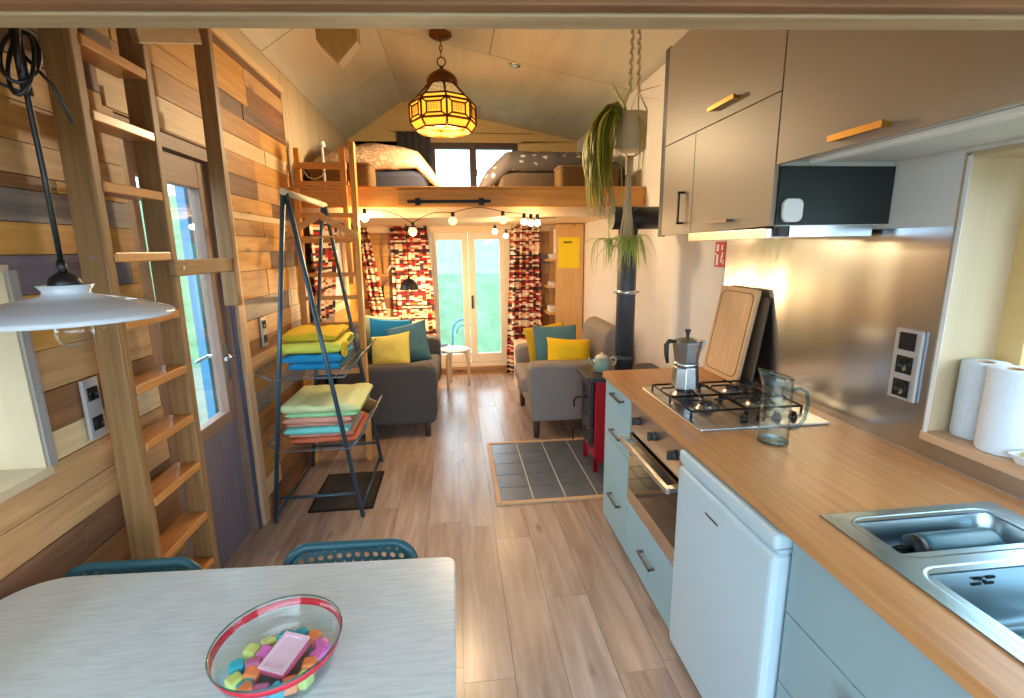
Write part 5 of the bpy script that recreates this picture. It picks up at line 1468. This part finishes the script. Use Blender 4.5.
def towel(label, x0, x1, y0, y1, z0, z1, mat, folds=1, seed=0, grp=None, sag=.006):
    """folded towel: a slab with a rounded fold on the near edge and soft wavy faces"""
    b = MB(); th = z1 - z0
    n = 26
    prof = []
    for k in range(15): a = -PI / 2 - PI * k / 14; prof.append((y0 + th / 2 + th / 2 * math.cos(a), z0 + th / 2 + th / 2 * math.sin(a)))
    prof = prof[::1]
    ys = [y1 - .0] 
    full = [(y1, z0)] + [(y, z) for y, z in prof] + [(y1, z1)]
    m = len(full)
    def fn(u, v):
        x = x0 + (x1 - x0) * u
        p = v * (m - 1); i = min(int(p), m - 2); q = p - i
        y = full[i][0] * (1 - q) + full[i + 1][0] * q; z = full[i][1] * (1 - q) + full[i + 1][1] * q
        wv = mnoise.noise(Vector((x * 9 + seed, y * 9, seed))) + .5 * mnoise.noise(Vector((x * 21, y * 21, seed + 5)))
        en = max(0, 1 - abs(2 * u - 1) ** 9) ** .5 * .75 + .25
        z = z0 + th / 2 + (z - z0 - th / 2) * en
        zz = z + sag * 1.3 * wv * (1 if z > z0 + th * .3 else 0)
        return Vector((x, y + .006 * mnoise.noise(Vector((x * 12, z * 30, seed))), zz))
    b.grid(fn, n, (m - 1) * 2)
    # close the ends with the inner fold visible
    bm = b.bm
    bmesh.ops.holes_fill(bm, edges=[e for e in bm.edges if e.is_boundary], sides=0)
    bmesh.ops.recalc_face_normals(bm, faces=bm.faces)
    o = b.build('folded_towel', mat, origin=((x0 + x1) / 2, (y0 + y1) / 2, z0), smooth=False, bevel=.004)
    for p in o.data.polygons: p.use_smooth = True
    return tag(o, label, 'towel', grp)
g1, g2 = 'folded towels on the upper wire shelf', 'folded towels on the lower wire shelf'
ZU = .890
towel('crumpled blue towel lowest in the stack on the upper wire shelf', -1.03, -.72, 2.98, 3.30, ZU, ZU + .045, M['t_blue'], seed=1, grp=g1)
towel('blue towel second from the bottom on the upper wire shelf', -1.06, -.70, 2.96, 3.32, ZU + .048, ZU + .098, M['t_blue'], seed=2, grp=g1, sag=.01)
towel('lemon yellow towel folded on top of the blue ones', -1.09, -.70, 2.97, 3.36, ZU + .102, ZU + .165, M['t_yellow'], seed=3, grp=g1, sag=.012)
towel('ochre towel topmost on the upper wire shelf', -1.08, -.74, 3.02, 3.40, ZU + .17, ZU + .212, M['t_olive'], seed=4, grp=g1, sag=.012)
b = MB()
for k, r in enumerate((.05, .032, .014)):
    b.tube([(-.695, 2.99 + .0 + r * 1.0 * math.cos(a), ZU + .118 + r * .8 * math.sin(a)) for a in [2 * PI * i / 20 for i in range(20)]], .010, 8, closed=True)
b.cyl((-.70, 2.99, ZU + .118), (-.70, 3.001, ZU + .118), .001)
b.bm.clear() if False else None
b.xf(T(0, .03, .0)); o = b.build('rolled_towel', M['t_olive'], origin=(-.695, 3.02, ZU + .07)); tag(o, 'rolled ochre towel at the right end of the upper towel stack', 'towel', g1)
ZL_ = .455
towel('coral towel at the bottom of the lower shelf stack', -1.03, -.64, 2.90, 3.34, ZL_, ZL_ + .03, M['t_coral'], seed=5, grp=g2)
towel('salmon towel second from the bottom on the lower shelf', -1.04, -.66, 2.92, 3.32, ZL_ + .032, ZL_ + .055, M['t_salmon'], seed=6, grp=g2)
towel('aqua towel in the lower part of the stack on the lower shelf', -1.06, -.68, 2.89, 3.30, ZL_ + .057, ZL_ + .097, M['t_aqua'], seed=7, grp=g2)
towel('thin dusty rose towel above the aqua towel', -1.05, -.67, 2.92, 3.32, ZL_ + .099, ZL_ + .122, M['t_pink'], seed=8, grp=g2)
towel('rosy towel just below the mint towel on the lower shelf', -1.07, -.66, 2.90, 3.31, ZL_ + .124, ZL_ + .158, M['t_salmon'], seed=9, grp=g2)
towel('mint green towel second from the top of the lower shelf stack', -1.05, -.62, 2.91, 3.32, ZL_ + .16, ZL_ + .19, M['t_mint'], seed=10, grp=g2)
towel('pale green towel on top of the lower shelf stack', -1.08, -.60, 2.89, 3.36, ZL_ + .192, ZL_ + .24, M['t_palegreen'], seed=11, grp=g2, sag=.012)
t = thing('mesh_pouch', 'grey woven pouch beside the towels on the lower wire shelf', 'pouch', (-.63, 3.44, .5))
b = MB(); b.lathe([(0, .0), (.05, .0), (.062, .025), (.055, .06), (.03, .075), (0, .078)], (-.655, 3.46, .465), 20); b.build('pouch_body', M['wicker'], t)
b = MB(); b.tube([(-.70, 3.46, .53), (-.655, 3.45, .56), (-.61, 3.46, .53)], .005, 6); b.build('strap', M['rope'], t)
# floor grille mat
t = thing('floor_mat', 'black rectangular rubber mat on the floor under the clothes rack', 'mat', (-.72, 3.15, 0))
b = MB(); b.box(-.96, -.585, 2.905, 3.40, 0, .006); b.build('mat_body', M['mat'], t)
b = MB()
for r in holes((-.972, -.573, 2.893, 3.412), [(-.958, -.587, 2.907, 3.398)]): b.box(r[0], r[1], r[2], r[3], 0, .009)
b.build('border', M['black'], t)

# ------------------------------------------------------------------ light
wd = bpy.data.worlds.new('World'); S.world = wd; wd.use_nodes = True
bg = wd.node_tree.nodes['Background']; bg.inputs['Color'].default_value = (.66, .85, 1.0, 1); bg.inputs['Strength'].default_value = 5.5
def point(name, loc, power, colr, r=.04):
    l = bpy.data.lights.new(name, 'POINT'); l.energy = power; l.color = colr; l.shadow_soft_size = r
    o = bpy.data.objects.new(name, l); COL.objects.link(o); o.location = loc; return o
warm = (1.0, .70, .34)
point('lantern_light', (LX, LY, 2.43), 56, (1.0, .78, .46), .08)
for x, y, z in ((-.66, 3.86, 1.79), (.60, 3.86, 1.745), (.46, 5.0, 1.68), (-.31, 3.86, 1.685)):
    point('bulb_light', (x, y, z), 4.5 if x > .5 else 8, warm, .03)
point('dome_light', (-.52, 5.60, 1.10), 34, (1.0, .66, .3), .03)

# ------------------------------------------------------------------ camera
cd = bpy.data.cameras.new('Camera'); cam = bpy.data.objects.new('Camera', cd); COL.objects.link(cam)
cd.sensor_width = 36.0; cd.lens = 486.807 * 36.0 / 1024; cd.clip_start = .02
Rm = ((0.993, -0.036, 0.109), (-0.114, -0.200, 0.973), (-0.014, -0.979, -0.203))
right = Vector([Rm[i][0] for i in range(3)]).normalized(); fwd = Vector([Rm[i][2] for i in range(3)]).normalized()
right = (right - fwd * right.dot(fwd)).normalized(); up = right.cross(fwd)
m3 = Matrix((right, up, -fwd)).transposed()
cam.matrix_world = Matrix.Translation((0, 0, 1.6)) @ m3.to_4x4()
S.camera = cam
S.view_settings.view_transform = 'Standard'; S.view_settings.look = 'None'; S.view_settings.gamma = 1.0
S.view_settings.use_curve_mapping = False
S.view_settings.exposure = .45
S.cycles.use_denoising = True
S.cycles.max_bounces = 10; S.cycles.diffuse_bounces = 6; S.cycles.transparent_max_bounces = 24; S.cycles.sample_clamp_indirect = 6.0
